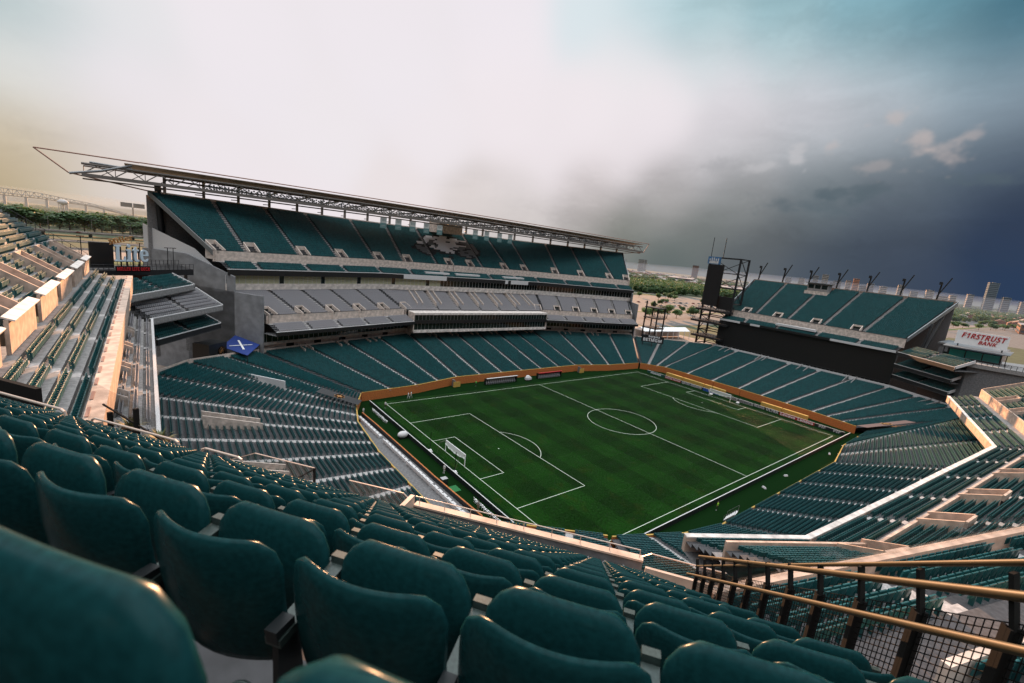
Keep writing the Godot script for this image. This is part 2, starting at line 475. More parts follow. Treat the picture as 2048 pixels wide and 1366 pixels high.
# ---------------------------------------------------------------- pitch
func grass_texture() -> ImageTexture:
	var W := 1050
	var H := 680
	var im := Image.create_empty(W, H, false, Image.FORMAT_RGB8)
	var f := FastNoiseLite.new()
	f.seed = 3
	f.frequency = 0.02
	f.fractal_octaves = 4
	var g := FastNoiseLite.new()
	g.seed = 9
	g.frequency = 0.35
	g.fractal_octaves = 2
	for y in H:
		for x in W:
			var mx := x / 10.0
			var my := y / 10.0
			var a := 1.0 if int(mx / 5.25) % 2 == 0 else 0.0
			var c := 1.0 if int(my / 5.23) % 2 == 0 else 0.0
			var k := 0.66 + 0.32 * a + 0.20 * c + 0.16 * f.get_noise_2d(x, y) + 0.16 * g.get_noise_2d(x, y)  # mowing stripes: light and dark sheen of the nap put into the colour
			var worn := smoothstep(0.25, 0.6, f.get_noise_2d(x * 0.8 + 900, y * 0.8))
			im.set_pixel(x, y, lin((0.0075 + 0.009 * worn) * k, 0.040 * k, 0.0045 * k))
	im.generate_mipmaps()
	return ImageTexture.create_from_image(im)
func sheet(called: String, x0: float, z0: float, x1: float, z1: float, y: float, m: Material, parent: Node = self) -> MeshInstance3D:
	var b := MB.new()
	b.quad(V(x0, y, z0), V(x1, y, z0), V(x1, y, z1), V(x0, y, z1))
	return obj(called, b, m, parent)
func pitch() -> void:
	var pm := PlaneMesh.new()
	pm.size = Vector2(109, 72)
	var gm := mat("grass", Color(1, 1, 1), 0.9)
	gm.albedo_texture = grass_texture()
	gm.metallic_specular = 0.1
	var p := inst("pitch", pm, gm, self, Transform3D(Basis.IDENTITY, V(0, 0.006, 0)))
	struct(p)
	grass_blades()
	p.set_meta("label", "dark green mown football pitch with chequered stripes")
	mat("apron", lin(0.0055, 0.025, 0.0055), 0.9, 0.0, tex_grain, 0.8).metallic_specular = 0.1
	struct(sheet("turf_apron", -68, -46, 68, 46, 0.0, M.apron))
	var lm: Material = M.line
	var w := 0.10
	var L := 52.5
	var W := 34.0
	var y := 0.045
	var bars := [["touchline", -L, -W, L, -W], ["touchline", -L, W, L, W], ["goal_line", -L, -W, -L, W], ["goal_line", L, -W, L, W], ["halfway_line", 0, -W, 0, W]]
	for s in [-1, 1]:
		for d in [[16.5, 20.16, "penalty_area_line"], [5.5, 9.16, "goal_area_line"]]:
			var xi: float = s * (L - d[0])
			bars.append([d[2], xi, -d[1], xi, d[1]])
			bars.append([d[2], xi, -d[1], s * L, -d[1]])
			bars.append([d[2], xi, d[1], s * L, d[1]])
	for q in bars:
		var b := MB.new()
		var a := V(q[1], y, q[2])
		var c := V(q[3], y, q[4])
		var u := (c - a).normalized()
		var n := u.cross(UP) * w * 0.5
		b.quad(a - n - u * w * 0.5, c - n + u * w * 0.5, c + n + u * w * 0.5, a + n - u * w * 0.5)
		obj(q[0], b, lm, p).position.y = -0.006 + (0.001 if q[0] in ["halfway_line", "penalty_area_line"] else 0.0)
	var ring := func(called: String, cx: float, r: float, t0: float, t1: float) -> void:
		var b := MB.new()
		var n := 64
		for i in n:
			var a0 := lerpf(t0, t1, float(i) / n)
			var a1 := lerpf(t0, t1, float(i + 1) / n)
			b.quad(V(cx + cos(a0) * (r - w / 2), y, sin(a0) * (r - w / 2)), V(cx + cos(a1) * (r - w / 2), y, sin(a1) * (r - w / 2)), V(cx + cos(a1) * (r + w / 2), y, sin(a1) * (r + w / 2)), V(cx + cos(a0) * (r + w / 2), y, sin(a0) * (r + w / 2)))
		obj(called, b, lm, p).position.y = -0.004
	ring.call("centre_circle", 0.0, 9.15, 0.0, TAU)
	ring.call("penalty_arc", -L + 11, 9.15, -0.926, 0.926)
	ring.call("penalty_arc", L - 11, 9.15, PI - 0.926, PI + 0.926)
	for s in [[-L + 11, "penalty_spot"], [0.0, "centre_spot"], [L - 11, "penalty_spot"]]: sheet(s[1], s[0] - 0.12, -0.12, s[0] + 0.12, 0.12, y, lm, p).position.y = -0.003

func grass_blades() -> void:
	var r := RandomNumberGenerator.new()
	r.seed = 77
	var b := MB.new()
	for i in 110:
		var p := V(r.randf_range(-0.19, 0.19), 0, r.randf_range(-0.19, 0.19))
		var a := r.randf() * TAU
		var u := V(cos(a), 0, sin(a)) * r.randf_range(0.010, 0.018)
		var lean := V(r.randfn() * 0.014, r.randf_range(0.030, 0.046), r.randfn() * 0.014)
		b.tri(p - u, p + lean, p + u)
	var xf := []
	var cols := []
	var f := FastNoiseLite.new()
	f.seed = 3
	f.frequency = 0.02
	f.fractal_octaves = 4
	var nx := 300
	var nz := 198
	for i in nx:
		for j in nz:
			var x := -54.4 + 108.8 * (i + 0.5) / nx + r.randf_range(-0.08, 0.08)
			var z := -35.9 + 71.8 * (j + 0.5) / nz + r.randf_range(-0.08, 0.08)
			var px := (x + 54.5) / 109.0 * 1050.0
			var pz := (z + 36.0) / 72.0 * 680.0
			var sa := 1.0 if int(px / 52.5) % 2 == 0 else 0.0
			var sc := 1.0 if int(pz / 52.3) % 2 == 0 else 0.0
			var k := (0.66 + 0.34 * sa + 0.20 * sc + 0.2 * f.get_noise_2d(px, pz)) * r.randf_range(0.85, 1.15)  # blade colours carry the same painted stripe sheen
			xf.append(Transform3D(Basis(UP, r.randf() * TAU), V(x, 0.006, z)))
			cols.append(Color(0.0085 * k, 0.042 * k, 0.002 * k))
	var m := mat("blade", Color(1, 1, 1), 0.38)
	m.vertex_color_use_as_albedo = true
	m.metallic_specular = 0.9
	m.backlight_enabled = true
	m.backlight = lin(0.16, 0.2, 0.003)
	tag(multi("pitch_grass", b.mesh(), m, xf, cols), "short green grass of the football pitch", "grass")

# ---------------------------------------------------------------- lower bowl
func bowl(called: String, label: String, verts: Array, ks: Array, y1: float, n: int, wall_mat := "orange_wall", col_of = null) -> Node3D:
	var t := thing(called, label, "grandstand")
	var fr := []
	var bk := []
	for i in verts.size() - 1:
		for k in ks[i]:
			var s: float = float(k) / float(ks[i])
			fr.append(Vector2(lerpf(verts[i][0], verts[i + 1][0], s), lerpf(verts[i][1], verts[i + 1][1], s)))
			bk.append(Vector2(lerpf(verts[i][2], verts[i + 1][2], s), lerpf(verts[i][3], verts[i + 1][3], s)))
	var e: Array = verts[-1]
	fr.append(Vector2(e[0], e[1]))
	bk.append(Vector2(e[2], e[3]))
	tier(t, fr, bk, 2.0, y1, n, "teal", true, null, col_of)
	var b := MB.new()
	for i in fr.size() - 1: wall(b, [fr[i], fr[i + 1]], -0.02, 2.35, 0.22)
	obj("front_wall", b, M[wall_mat], t)
	var c := MB.new()
	for i in fr.size() - 1: wall(c, [fr[i], fr[i + 1]], 2.35, 2.43, 0.26)
	obj("wall_cap", c, M.yellow_wall, t)
	var d := MB.new()
	for i in fr.size() - 1:
		wall(d, [bk[i], bk[i + 1]], y1 - 0.3, y1 + 0.95, 0.2)
	obj("back_parapet", d, M.beige, t)
	return t
func lower_bowl() -> void:
	var far := bowl("lower_far_stand", "teal lower seating blocks along the touchline with the two dugouts", [[-57.5, -38, -77, -57.2], [-41, -39.4, -53, -65.2], [-26, -43, -28.5, -73.4], [26, -43, 28.5, -73.4], [41, -39.4, 53, -65.2], [58, -38, 77, -57.2]], [2, 2, 6, 2, 2], 9.2, 32)
	for q in [[-55, -64.6], [-45, -67.9], [-20, -73.2], [-11, -73.2], [-2, -73.2], [7, -73.2], [16, -73.2], [25, -73.2], [44, -68.2], [57, -63.9], [-66, -61.0]]:
		var d := Vector2(0, -1) if absf(q[0]) < 28 else Vector2(-0.316 * -signf(q[0]), -0.949)
		for s in [-1, 1]:
			var b := MB.new()
			var a: Vector2 = Vector2(q[0], q[1]) + d.orthogonal() * 1.2 * s
			ramp_wall(b, a - d * 3.0, a + d * 1.0, 7.0, 9.6, 7.0, 10.3, 0.2)
			obj("gangway_wall", b, M.beige, far)
	var right := bowl("lower_end_stand", "teal lower seating blocks under the long black video board", [[58.6, -37.6, 77.6, -56.8], [64, -30, 107, -33], [65, 0, 107.3, 0], [64, 24, 107.5, 33], [62.3, 36.5, 91, 60]], [3, 3, 3, 3], 8.4, 40)
	for q in [[104, -26], [104.2, -10], [104.3, 6], [104.2, 22], [97, 46]]:
		var d := Vector2(1, 0) if q[1] < 40 else Vector2(0.85, 0.52)
		for s in [-1, 1]:
			var b := MB.new()
			var a: Vector2 = Vector2(q[0], q[1]) + d.orthogonal() * 1.3 * s
			ramp_wall(b, a - d * 3.5, a + d * 3.0, 5.5, 8.0, 5.5, 9.8, 0.25)
			obj("gangway_wall", b, M.concrete, right)
		var k := MB.new()
		var m := Vector2(q[0], q[1]) + d * 2.6
		ramp_wall(k, m - d.orthogonal() * 1.2, m + d.orthogonal() * 1.2, 5.5, 9.3, 5.5, 9.3, 0.2)
		obj("doorway", k, M.glass_dark, right)
	var wb := MB.new()
	wall(wb, [Vector2(106.9, -33), Vector2(106.9, 33), Vector2(91.5, 60.4)], 8.2, 9.5, -0.5)
	obj("white_band", wb, M.panel_white, right)
	bowl("lower_near_stand", "dark seating blocks along the touchline nearest the camera", [[60.5, 39.6, 90, 61.5], [39, 40, 71, 57], [23, 42.8, 28, 69], [-27.6, 42.4, -30, 65], [-36, 40.6, -47, 61], [-47, 35.5, -63, 53.5]], [2, 2, 5, 1, 2], 11.0, 30, "orange_wall", func(_i, _r, _s, p): return Color(0.011, 0.078, 0.084))
	bowl("lower_corner_stand", "small dark corner seating block below the camera's deck", [[-47.4, 35.0, -63.5, 53], [-60, 24, -93, 46]], [3], 9.4, 34, "orange_wall", func(_i, _r, _s, _p): return Color(0.011, 0.078, 0.084))
	var left := bowl("lower_goal_stand", "dark seating blocks behind the goal with white lounge seats before them", [[-60.4, 23.4, -93.5, 45.4], [-66.4, 15.6, -105, 33], [-66.3, -4.5, -105, 0], [-64.8, -20, -105, -33], [-62, -29, -93, -50], [-57.8, -37.6, -77.6, -56.8]], [2, 3, 3, 2, 2], 9.4, 38, "orange_wall", func(_i, _r, _s, _p): return Color(0.011, 0.078, 0.084))
	for q in [[-88, 24, 10.0], [-88, 3, 10.0], [-88, -17, 10.0]]:
		for s in [-1, 1]:
			var b := MB.new()
			ramp_wall(b, Vector2(q[0] + 4, q[1] + s * 1.2), Vector2(q[0] - 5, q[1] + s * 1.2), 5.0, 6.6, 6.0, 9.4, 0.25)
			obj("gangway_wall", b, M.beige, left)
	var w := MB.new()
	wall(w, [Vector2(-88, -52.5), Vector2(-76.0, -36.5)], 5.4, 7.6, 0.3)
	obj("dividing_wall", w, M.panel_white, left)

# ---------------------------------------------------------------- far stand
func zl(x: float, z0: float, xk: float, s: float) -> float: return z0 + maxf(0.0, absf(x) - xk) * s
func far_line(xs: Array, z0: float, xk: float, s: float) -> Array:
	var o := []
	for x in xs: o.append(Vector2(x, zl(x, z0, xk, s)))
	return o
const EAGLE := [
	"................####WWWWW######.............",
	"..........#WWWW#WWWWWWWW##WWWWW##...........",
	".........#WWWWWWWWWWWWWWWWWWWWWWWWWW........",
	".......##WWWWWWW#WWWWWWWWWWWWWW#gggggg......",
	"......#WWWWWgggWWWWWWW###WWWgggggggggggg....",
	".....##WWWWgggWWWWWWWWWWWWWW######gggggg....",
	"....WWWWWWgggg#WWWWWWWWWWWWWWWWWWW#ggggg....",
	"....WWWWW#gggg##WWWWWWWWWWWWWggggggggggg#...",
	"..#########WWggWWWWWWWWWW##ggggg#####ggg##..",
	".#ggg#####WWW#WWWWWWWW#gWWWggg###ggggggg##..",
	"##ggggg###.#WWWWWWWWWWW#####gggggggggggg#...",
	"##gggggg#####.#WWWWWWWWW##gggg###gggggg##...",
	".##ggggg##########WW#WW####gggggggggg###....",
	"..##gggg####..########..###ggggg###ggg......",
	"...###ggg##...............####ggg####.......",
	".....####.........###........#####..........",
	"..................###.......................",
	"............................................"]
func eagle_color(_i: int, r: int, _s: int, p: Vector2) -> Color:
	var base := Color(0.011, 0.078, 0.084)
	var col := int((p.x + 17.5) / 34.0 * 44.0)
	var row := 21 - r
	if row < 0 or row >= 18 or col < 0 or col >= 44: return base
	var ch: String = EAGLE[row][col]
	if ch == "W": return Color(0.80, 0.78, 0.80, 0.5)
	if ch == "#": return Color(0.03, 0.03, 0.032, 0.5)
	if ch == "g": return Color(0.16, 0.16, 0.165, 0.5)
	return base

func far_stand() -> void:
	var t := thing("far_stand", "long two deck stand with teal upper deck and grey club seats under the steel roof", "grandstand")
	# upper deck, upper tier
	var bx := [-98.5, -83.8, -69.4, -56.1, -38.6, -24.8, -11.3, 11.3, 24.8, 38.6, 56.1, 69.4, 83.8, 98.5]
	var fx := [-86.0, -77.7, -63.0, -50.1, -35.7, -24.7, -10.9, 10.9, 24.7, 35.7, 50.1, 63.0, 77.7, 86.0]
	var fr := far_line(fx, -88.0, 34.5, 0.342)
	var bk := far_line(bx, -108.0, 38.0, 0.345)
	var vom := []
	for i in range(0, 14):
		var sx := signf(fx[i])
		if absf(fx[i]) < 11: continue
		var x: float = fx[i] - sx * (1.9 if i > 0 and i < 13 else 1.8)
		var d: Vector2 = (bk[i] - fr[i]).normalized()
		vom.append([Vector2(x, zl(x, -88.0, 34.5, 0.342)), d])
	vom.append([Vector2(-5, -88), Vector2(0, -1)])
	vom.append([Vector2(5, -88), Vector2(0, -1)])
	var skip := func(p: Vector2, r: int) -> bool:
		if r > 5: return false
		for v in vom:
			var q: Vector2 = p - v[0]
			if absf(q.dot(v[1].orthogonal())) < 1.7 and q.dot(v[1]) < 3.9: return true
		return false
	tier(t, fr, bk, 33.1, 46.5, 26, "teal", true, skip, eagle_color)
	var b := MB.new()
	wall(b, offs(bk, 0.0), 45.6, 47.2, 0.3)
	obj("back_wall", b, M.beige, t)
	b = MB.new()
	for i in fr.size() - 1: wall(b, [fr[i], fr[i + 1]], 30.9, 33.75, 0.2)
	obj("tier_wall", b, M.beige, t)
	b = MB.new()
	for i in fr.size() - 1: wall(b, [fr[i], fr[i + 1]], 33.75, 33.85, 0.24)
	obj("wall_coping", b, M.dark_metal, t)
	for v in vom: vomitory(t, v[0], v[1], 33.1)
	# end parapets of the upper deck
	for e in [0, 13]:
		b = MB.new()
		ramp_wall(b, fr[e], bk[e], 32.6, 34.0, 46.0, 47.2, 0.25)
		obj("end_rail", b, M.galv, t)
	# upper deck, front tier
	var ax := [-83.3, -75.5, -61.6, -49.3, -36.2, -24.6, -10.9, 10.9, 24.6, 36.2, 49.3, 61.6, 75.5, 83.3]
	var af := far_line(ax, -80.8, 36.0, 0.333)
	var ab := offs(af, 3.7)
	tier(t, af, ab, 29.5, 31.0, 4, "teal")
	b = MB.new()
	for i in 13: b.quad(XZ(ab[i], 31.0), XZ(ab[i + 1], 31.0), XZ(fr[i + 1], 31.0), XZ(fr[i], 31.0))
	obj("walkway", b, M.concrete, t)
	b = MB.new()
	wall(b, af, 28.0, 29.5, 0.35)
	obj("led_fascia", b, M.fascia, t)
	b = MB.new()
	wall(b, af, 29.5, 29.68, 0.4)
	obj("fascia_cap", b, M.panel_white, t)
	# white tarpaulins laid on the middle front rows and white fascia panels
	for q in [[-19.0, -9.0], [-6.0, 5.0], [17.0, 28.0]]:
		b = MB.new()
		wall(b, [Vector2(q[0], -81.4), Vector2(q[1], -81.4)], 30.25, 30.95, 1.9)
		obj("white_cover", b, M.panel_white, t)
	for q in [[-28.0, -10.5], [17.5, 19.0], [20.5, 30.0]]:
		b = MB.new()
		wall(b, [Vector2(q[0], -80.74), Vector2(q[1], -80.74)], 28.05, 29.5, 0.05)
		obj("white_fascia_panel", b, M.panel_white, t)
	# suites between the decks
	var sl := offs(af, 1.3)
	var pick := func(i: int, p: Vector2) -> Material: return M.lit_suite if p.x < -12 and i % 9 != 0 else M.glass_dark
	panes(t, sl, 25.75, 28.0, 1.5, pick)
	b = MB.new()
	wall(b, offs(af, 1.1), 24.0, 25.75, 0.4)
	obj("suite_band", b, M.cream, t)
	# club deck
	var cf := [Vector2(-74.3, -52.9), Vector2(-65.5, -55.5), Vector2(-56.6, -58.1), Vector2(-47.7, -60.8), Vector2(-38.9, -63.4), Vector2(-30, -66)]
	for s in [-1, 1]:
		var f := []
		for p in cf: f.append(Vector2(-p.x if s == 1 else p.x, p.y))
		if s == 1: f.reverse()
		var g := offs(f, 3.6)
		tier(t, f, g, 15.3, 16.7, 4, "grey")
		var h := offs(f, 5.4)
		var q := []
		for i in 6:
			var k: int = i if s == -1 else 5 - i
			q.append(Vector2(s * lerpf(83.1, 37.0, k / 5.0), lerpf(-67.6, -83.2, k / 5.0)))
		var vv := []
		for i in range(0, 6):
			var c: Vector2 = h[i]
			vv.append([c + (h[mini(i + 1, 5)] - h[maxi(i - 1, 0)]).normalized() * (-s) * 1.9, (q[i] - h[i]).normalized()])
		var sk := func(p: Vector2, r: int) -> bool:
			if r > 4: return false
			for v in vv:
				var w: Vector2 = p - v[0]
				if absf(w.dot(v[1].orthogonal())) < 1.7 and w.dot(v[1]) < 3.6: return true
			return false
		tier(t, h, q, 18.2, 24.2, 15, "grey", true, sk)
		b = MB.new()
		for i in 5: b.quad(XZ(g[i], 16.7), XZ(g[i + 1], 16.7), XZ(h[i + 1], 16.7), XZ(h[i], 16.7))
		obj("walkway", b, M.concrete, t)
		b = MB.new()
		wall(b, h, 16.6, 18.85, 0.2)
		obj("tier_wall", b, M.beige, t)
		b = MB.new()
		wall(b, h, 18.85, 18.95, 0.24)
		obj("wall_coping", b, M.dark_metal, t)
		for v in vv: vomitory(t, v[0], v[1], 18.2, 2.4, 3.0, 1.6)
		b = MB.new()
		wall(b, f, 14.35, 15.35, 0.4)
		obj("led_fascia", b, M.fascia, t)
		b = MB.new()
		wall(b, f, 15.35, 15.5, 0.44)
		obj("fascia_cap", b, M.panel_white, t)
		b = MB.new()
		var ei := 0 if s == -1 else 5
		ramp_wall(b, h[ei], q[ei], 17.8, 19.1, 23.6, 25.0, 0.2)
		obj("end_rail", b, M.galv, t)
	var cm := [Vector2(-37, -83.2), Vector2(-18.5, -84.2), Vector2(-9.2, -84.2), Vector2(0, -84.2), Vector2(9.2, -84.2), Vector2(18.5, -84.2), Vector2(37, -83.2)]
	var cg := [Vector2(-31.6, -71.2), Vector2(-18.5, -71.4), Vector2(-9.2, -71.4), Vector2(0, -71.4), Vector2(9.2, -71.4), Vector2(18.5, -71.4), Vector2(31.6, -71.2)]
	tier(t, cg, cm, 18.2, 24.2, 14, "grey")
	for x in [-26, -18.5, -9.2, 0, 9.2, 18.5, 26]:
		b = MB.new()
		for s in [-1, 1]: ramp_wall(b, Vector2(x + s * 1.1 + 1.8, -74), Vector2(x + s * 1.1 + 1.8, -83), 18.4, 20.6, 22.5, 24.9, 0.2)
		obj("stair_wall", b, M.beige, t)
	# glazed box in the middle of the club front
	var box := [Vector2(-30, -66.3), Vector2(30, -66.3)]
	b = MB.new()
	wall(b, box, 17.5, 18.2, 5.0)
	obj("box_parapet", b, M.cream, t)
	var dk := func(_i: int, _p: Vector2) -> Material: return M.glass_dark
	panes(t, [Vector2(-29.8, -66.5), Vector2(29.8, -66.5)], 15.75, 17.5, 1.4, dk, "steel_light", 0.05)
	b = MB.new()
	wall(b, box, 14.5, 15.75, 0.5)
	obj("led_fascia", b, M.fascia, t)
	panes(t, [Vector2(-29.8, -66.9), Vector2(29.8, -66.9)], 12.3, 14.5, 1.4, dk, "steel_light", 0.05)
	b = MB.new()
	wall(b, box, 11.4, 12.3, 0.8)
	obj("box_sill", b, M.cream, t)
	for s in [-1, 1]:
		b = MB.new()
		b.box(V(s * 30.1, 14.9, -68.6), V(0.3, 6.6, 4.4))
		obj("box_side", b, M.beige, t)
	# glazing, cream band and concourse wall under the club deck
	for s in [-1, 1]:
		var e := [Vector2(-77, -57.8), Vector2(-30.0, -73.5)]
		if s == 1: e = [Vector2(30.0, -73.5), Vector2(77, -57.8)]
		var e2 := offs(e, 0.4)
		panes(t, e2, 11.7, 14.3, 1.5, dk)
		b = MB.new()
		wall(b, e, 10.95, 11.7, 0.6)
		obj("cream_band", b, M.cream, t)
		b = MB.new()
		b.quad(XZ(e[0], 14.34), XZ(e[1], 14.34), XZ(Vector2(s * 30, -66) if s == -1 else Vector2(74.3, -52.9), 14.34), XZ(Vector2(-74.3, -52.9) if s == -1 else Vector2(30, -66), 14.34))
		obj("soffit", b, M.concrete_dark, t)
	var cw := [Vector2(-77.3, -58.8), Vector2(-29.5, -75.0), Vector2(29.5, -75.0), Vector2(77.3, -58.8)]
	b = MB.new()
	wall(b, cw, 6.0, 11.2, 0.4)
	obj("concourse_wall", b, M.beige, t)
	for q in split([cw[0], cw[1]], 8.0).slice(1, -1) + split([cw[1], cw[2]], 9.0).slice(1, -1) + split([cw[2], cw[3]], 8.0).slice(1, -1):
		var u := Vector2(1, 0) if absf(q.x) < 29.6 else Vector2(0.947, -0.321 * -signf(q.x))
		b = MB.new()
		wall(b, [q - u * 1.1 - u.orthogonal() * 0.06, q + u * 1.1 - u.orthogonal() * 0.06], 9.3, 10.9, 0.1)
		obj("concourse_opening", b, M.black, t)
	# back of the building and its grey end walls
	b = MB.new()
	wall(b, offs(bk, 1.2), -0.5, 46.0, 0.4)
	obj("rear_wall", b, M.concrete, t)
	for s in [-1, 1]:
		var p := Vector2(s * 76.6, -56.6)
		var q := Vector2(s * 91.0, -78.0)
		var r := Vector2(s * 100.0, -91.5)
		b = MB.new()
		for g in [[p, q, 24.0, 24.0], [p.lerp(q, 0.36), q, 27.9, 32.0], [q, r, 32.0, 32.0]]:
			var n: Vector2 = (g[1] - g[0]).orthogonal().normalized() * 0.4 * -s
			b.hexa([XZ(g[0], -0.5), XZ(g[1], -0.5), XZ(g[1] + n, -0.5), XZ(g[0] + n, -0.5), XZ(g[0], g[2]), XZ(g[1], g[3]), XZ(g[1] + n, g[3]), XZ(g[0] + n, g[2])])
		obj("end_wall", b, M.grey_wall, t)
		b = MB.new()
		var u: Vector2 = (r - p).normalized()
		var nn: Vector2 = u.orthogonal() * 0.06 * s
		b.prism([XZ(p.lerp(q, 0.55) + nn, 28.2), XZ(r + nn, 32.2), XZ(r + nn, 38.5), XZ(p.lerp(q, 0.9) + nn, 33.6)], XZ(-nn, 0))
		obj("white_tarpaulin", b, M.panel_white, t)
		for k in [[0.45, 19.5, 25.0], [0.72, 20.0, 25.5], [0.98, 20.5, 26.0]]:
			var c: Vector2 = p.lerp(q, k[0])
			b = MB.new()
			b.prism([XZ(c + nn, k[1]), XZ(c + u * 3.0 + nn, k[1]), XZ(c + u * 3.0 + nn, k[2]), XZ(c + nn, k[2])], XZ(-nn, 0))
			obj("louvre", b, M.concrete_dark, t)
		b = MB.new()
		var c2: Vector2 = p.lerp(q, 0.08)
		b.prism([XZ(c2 + nn, 11.8), XZ(c2 + u * 4.0 + nn, 11.8), XZ(c2 + u * 4.0 + nn, 14.4), XZ(c2 + nn, 14.4)], XZ(-nn, 0))
		obj("corner_window", b, M.glass_dark, t)

func far_roof() -> void:
	var t := thing("stand_roof", "long steel truss roof with floodlights over the far upper deck", "roof")
	var X := 111.0
	var cam := func(x: float) -> float: return 0.7 * (1.0 - (x / 111.0) * (x / 111.0))
	var b := MB.new()
	var n := 74
	for i in n:
		var x0 := lerpf(-X, X, float(i) / n)
		var x1 := lerpf(-X, X, float(i + 1) / n)
		var c0: float = cam.call(x0)
		var c1: float = cam.call(x1)
		b.beam(V(x0, 48.75 + c0, -84.5), V(x1, 48.75 + c1, -84.5), 1.2, 0.8)
		b.beam(V(x0, 47.9 + c0, -86.2), V(x1, 47.9 + c1, -86.2), 1.4, 0.3)
		b.tube(V(x0, 51.4 + c0, -84.8), V(x1, 51.4 + c1, -84.8), 0.32, 6)
		b.tube(V(x0, 51.2 + c0, -90.0), V(x1, 51.2 + c1, -90.0), 0.25, 6)
		b.tube(V(x0, 49.2 + c0, -90.0), V(x1, 49.2 + c1, -90.0), 0.22, 6)
	obj("truss_chords", b, M.steel, t)
	for i in n:
		var x0 := lerpf(-X, X, float(i) / n)
		var x1 := lerpf(-X, X, float(i + 1) / n)
		b = MB.new()
		if i % 2 == 0: b.tube(V(x0, 49.0 + cam.call(x0), -84.6), V(x1, 51.3 + cam.call(x1), -84.8), 0.15, 6)
		else: b.tube(V(x0, 51.3 + cam.call(x0), -84.8), V(x1, 49.0 + cam.call(x1), -84.6), 0.15, 6)
		obj("truss_diagonal", b, M.steel, t)
		b = MB.new()
		b.tube(V(x0, 49.2 + cam.call(x0), -90.0), V(x1, 51.2 + cam.call(x1), -90.0) if i % 2 == 1 else V(x0, 51.2 + cam.call(x0), -90.0), 0.09, 5)
		obj("rear_diagonal", b, M.steel, t)
	b = MB.new()
	for i in 20:
		var x0 := lerpf(-103.0, 111.0, i / 20.0)
		var x1 := lerpf(-103.0, 111.0, (i + 1) / 20.0)
		var c0: float = cam.call(x0)
		var c1: float = cam.call(x1)
		b.hexa([V(x0, 52.7 + c0, -84.2), V(x1, 52.7 + c1, -84.2), V(x1, 51.6 + c1, -100), V(x0, 51.6 + c0, -100), V(x0, 52.85 + c0, -84.2), V(x1, 52.85 + c1, -84.2), V(x1, 51.75 + c1, -100), V(x0, 51.75 + c0, -100)])
	obj("roof_deck", b, M.roof, t)
	b = MB.new()
	var tip := V(-119.0, 53.4, -85.4)
	var low := V(-113.3, 48.8, -84.4)
	for e in [[tip, V(-100, 53.55, -84.3)], [low, V(-97.5, 46.9, -88.0)], [tip, low]]: b.tube(e[0], e[1], 0.17, 6)
	for i in 20:
		var x0 := lerpf(-100.0, 116.0, i / 20.0)
		var x1 := lerpf(-100.0, 116.0, (i + 1) / 20.0)
		b.tube(V(x0, 53.5 + cam.call(x0) * 0.9, -84.3), V(x1, 53.5 + cam.call(x1) * 0.9, -84.3), 0.16, 6)
	b.tube(V(116, 53.4, -84.4), V(112.5, 48.8, -84.4), 0.17, 6)
	b.tube(V(112.5, 48.6, -84.4), V(99, 46.9, -88.0), 0.17, 6)
	obj("edge_pipe", b, M.rust_pipe, t)
	b = MB.new()
	b.tube(V(-113.2, 48.7, -84.4), V(-107.5, 50.2, -84.5), 0.3, 8)
	b.tube(V(-107.5, 50.2, -84.5), V(-101.5, 52.6, -84.6), 0.3, 8)
	b.tube(V(-109.5, 51.9, -84.8), V(-101.5, 51.7, -84.8), 0.26, 8)
	obj("end_strut", b, M.galv, t)
	# posts on the back wall
	for i in 22:
		var x := lerpf(-95.0, 95.0, i / 21.0)
		var z := zl(x, -108.4, 38.0, 0.345)
		b = MB.new()
		b.box(V(x, 49.3, z), V(0.7, 5.0, 0.7))
		b.beam(V(x, 50.9, z), V(x, 51.4, -86.0), 0.3, 0.5)
		b.beam(V(x, 47.9, z), V(x - 2.2, 47.7, z + 2.6), 0.16, 0.25)
		obj("post", b, M.steel, t)
	b = MB.new()
	for i in 21:
		var x0 := lerpf(-95.0, 95.0, i / 21.0)
		var x1 := lerpf(-95.0, 95.0, (i + 1) / 21.0)
		b.beam(V(x0, 50.6, zl(x0, -108.4, 38, 0.345)), V(x1, 50.6, zl(x1, -108.4, 38, 0.345)), 0.35, 0.5)
	obj("back_beam", b, M.steel, t)
	for s in [[-92.0, -91.5]]:
		b = MB.new()
		b.tube(V(s[0] - 4.5, 49.0, s[1] + 3), V(s[0] - 3.6, 24.0, s[1] + 3), 0.75, 12)
		obj("main_column", b, M.dark_metal, t)
	# floodlight clusters hung in the truss
	b = MB.new()
	for q in [[0.0, 0.0], [0.62, 0.25], [0.0, 0.75], [0.62, 1.0]]:
		b.box(V(q[0], q[1], 0), V(0.42, 0.36, 0.3), Basis(Vector3.RIGHT, 0.5))
	b.beam(V(-0.3, 0.5, -0.1), V(0.95, 0.5, -0.1), 0.06, 0.06)
	var lamp := b.mesh()
	for i in 150:
		var x := lerpf(-86.0, 97.0, i / 149.0) + rng.randf_range(-0.3, 0.3)
		inst("floodlight", lamp, M.galv, t, Transform3D(Basis.IDENTITY, V(x, 49.25 + cam.call(x), -84.1)))
	# retired banners below the truss
	for x in [-35.0, -29.5, -24.0, -18.5, -13.0, 3.0, 8.5, 15.0, 20.5]:
		var bn := thing("hanging_banner", "pale banner hanging from the roof truss, number %s counted from the bridge side" % ["one", "two", "three", "four", "five", "six", "seven", "eight", "nine"][[-35.0, -29.5, -24.0, -18.5, -13.0, 3.0, 8.5, 15.0, 20.5].find(x)], "banner", Transform3D(Basis.IDENTITY, V(x, 45.9, -84.5)), "banners under the far roof")
		b = MB.new()
		b.box(V(0, 1.55, 0), V(2.3, 1.9, 0.05))
		obj("upper_panel", b, M.banner, bn)
		b = MB.new()
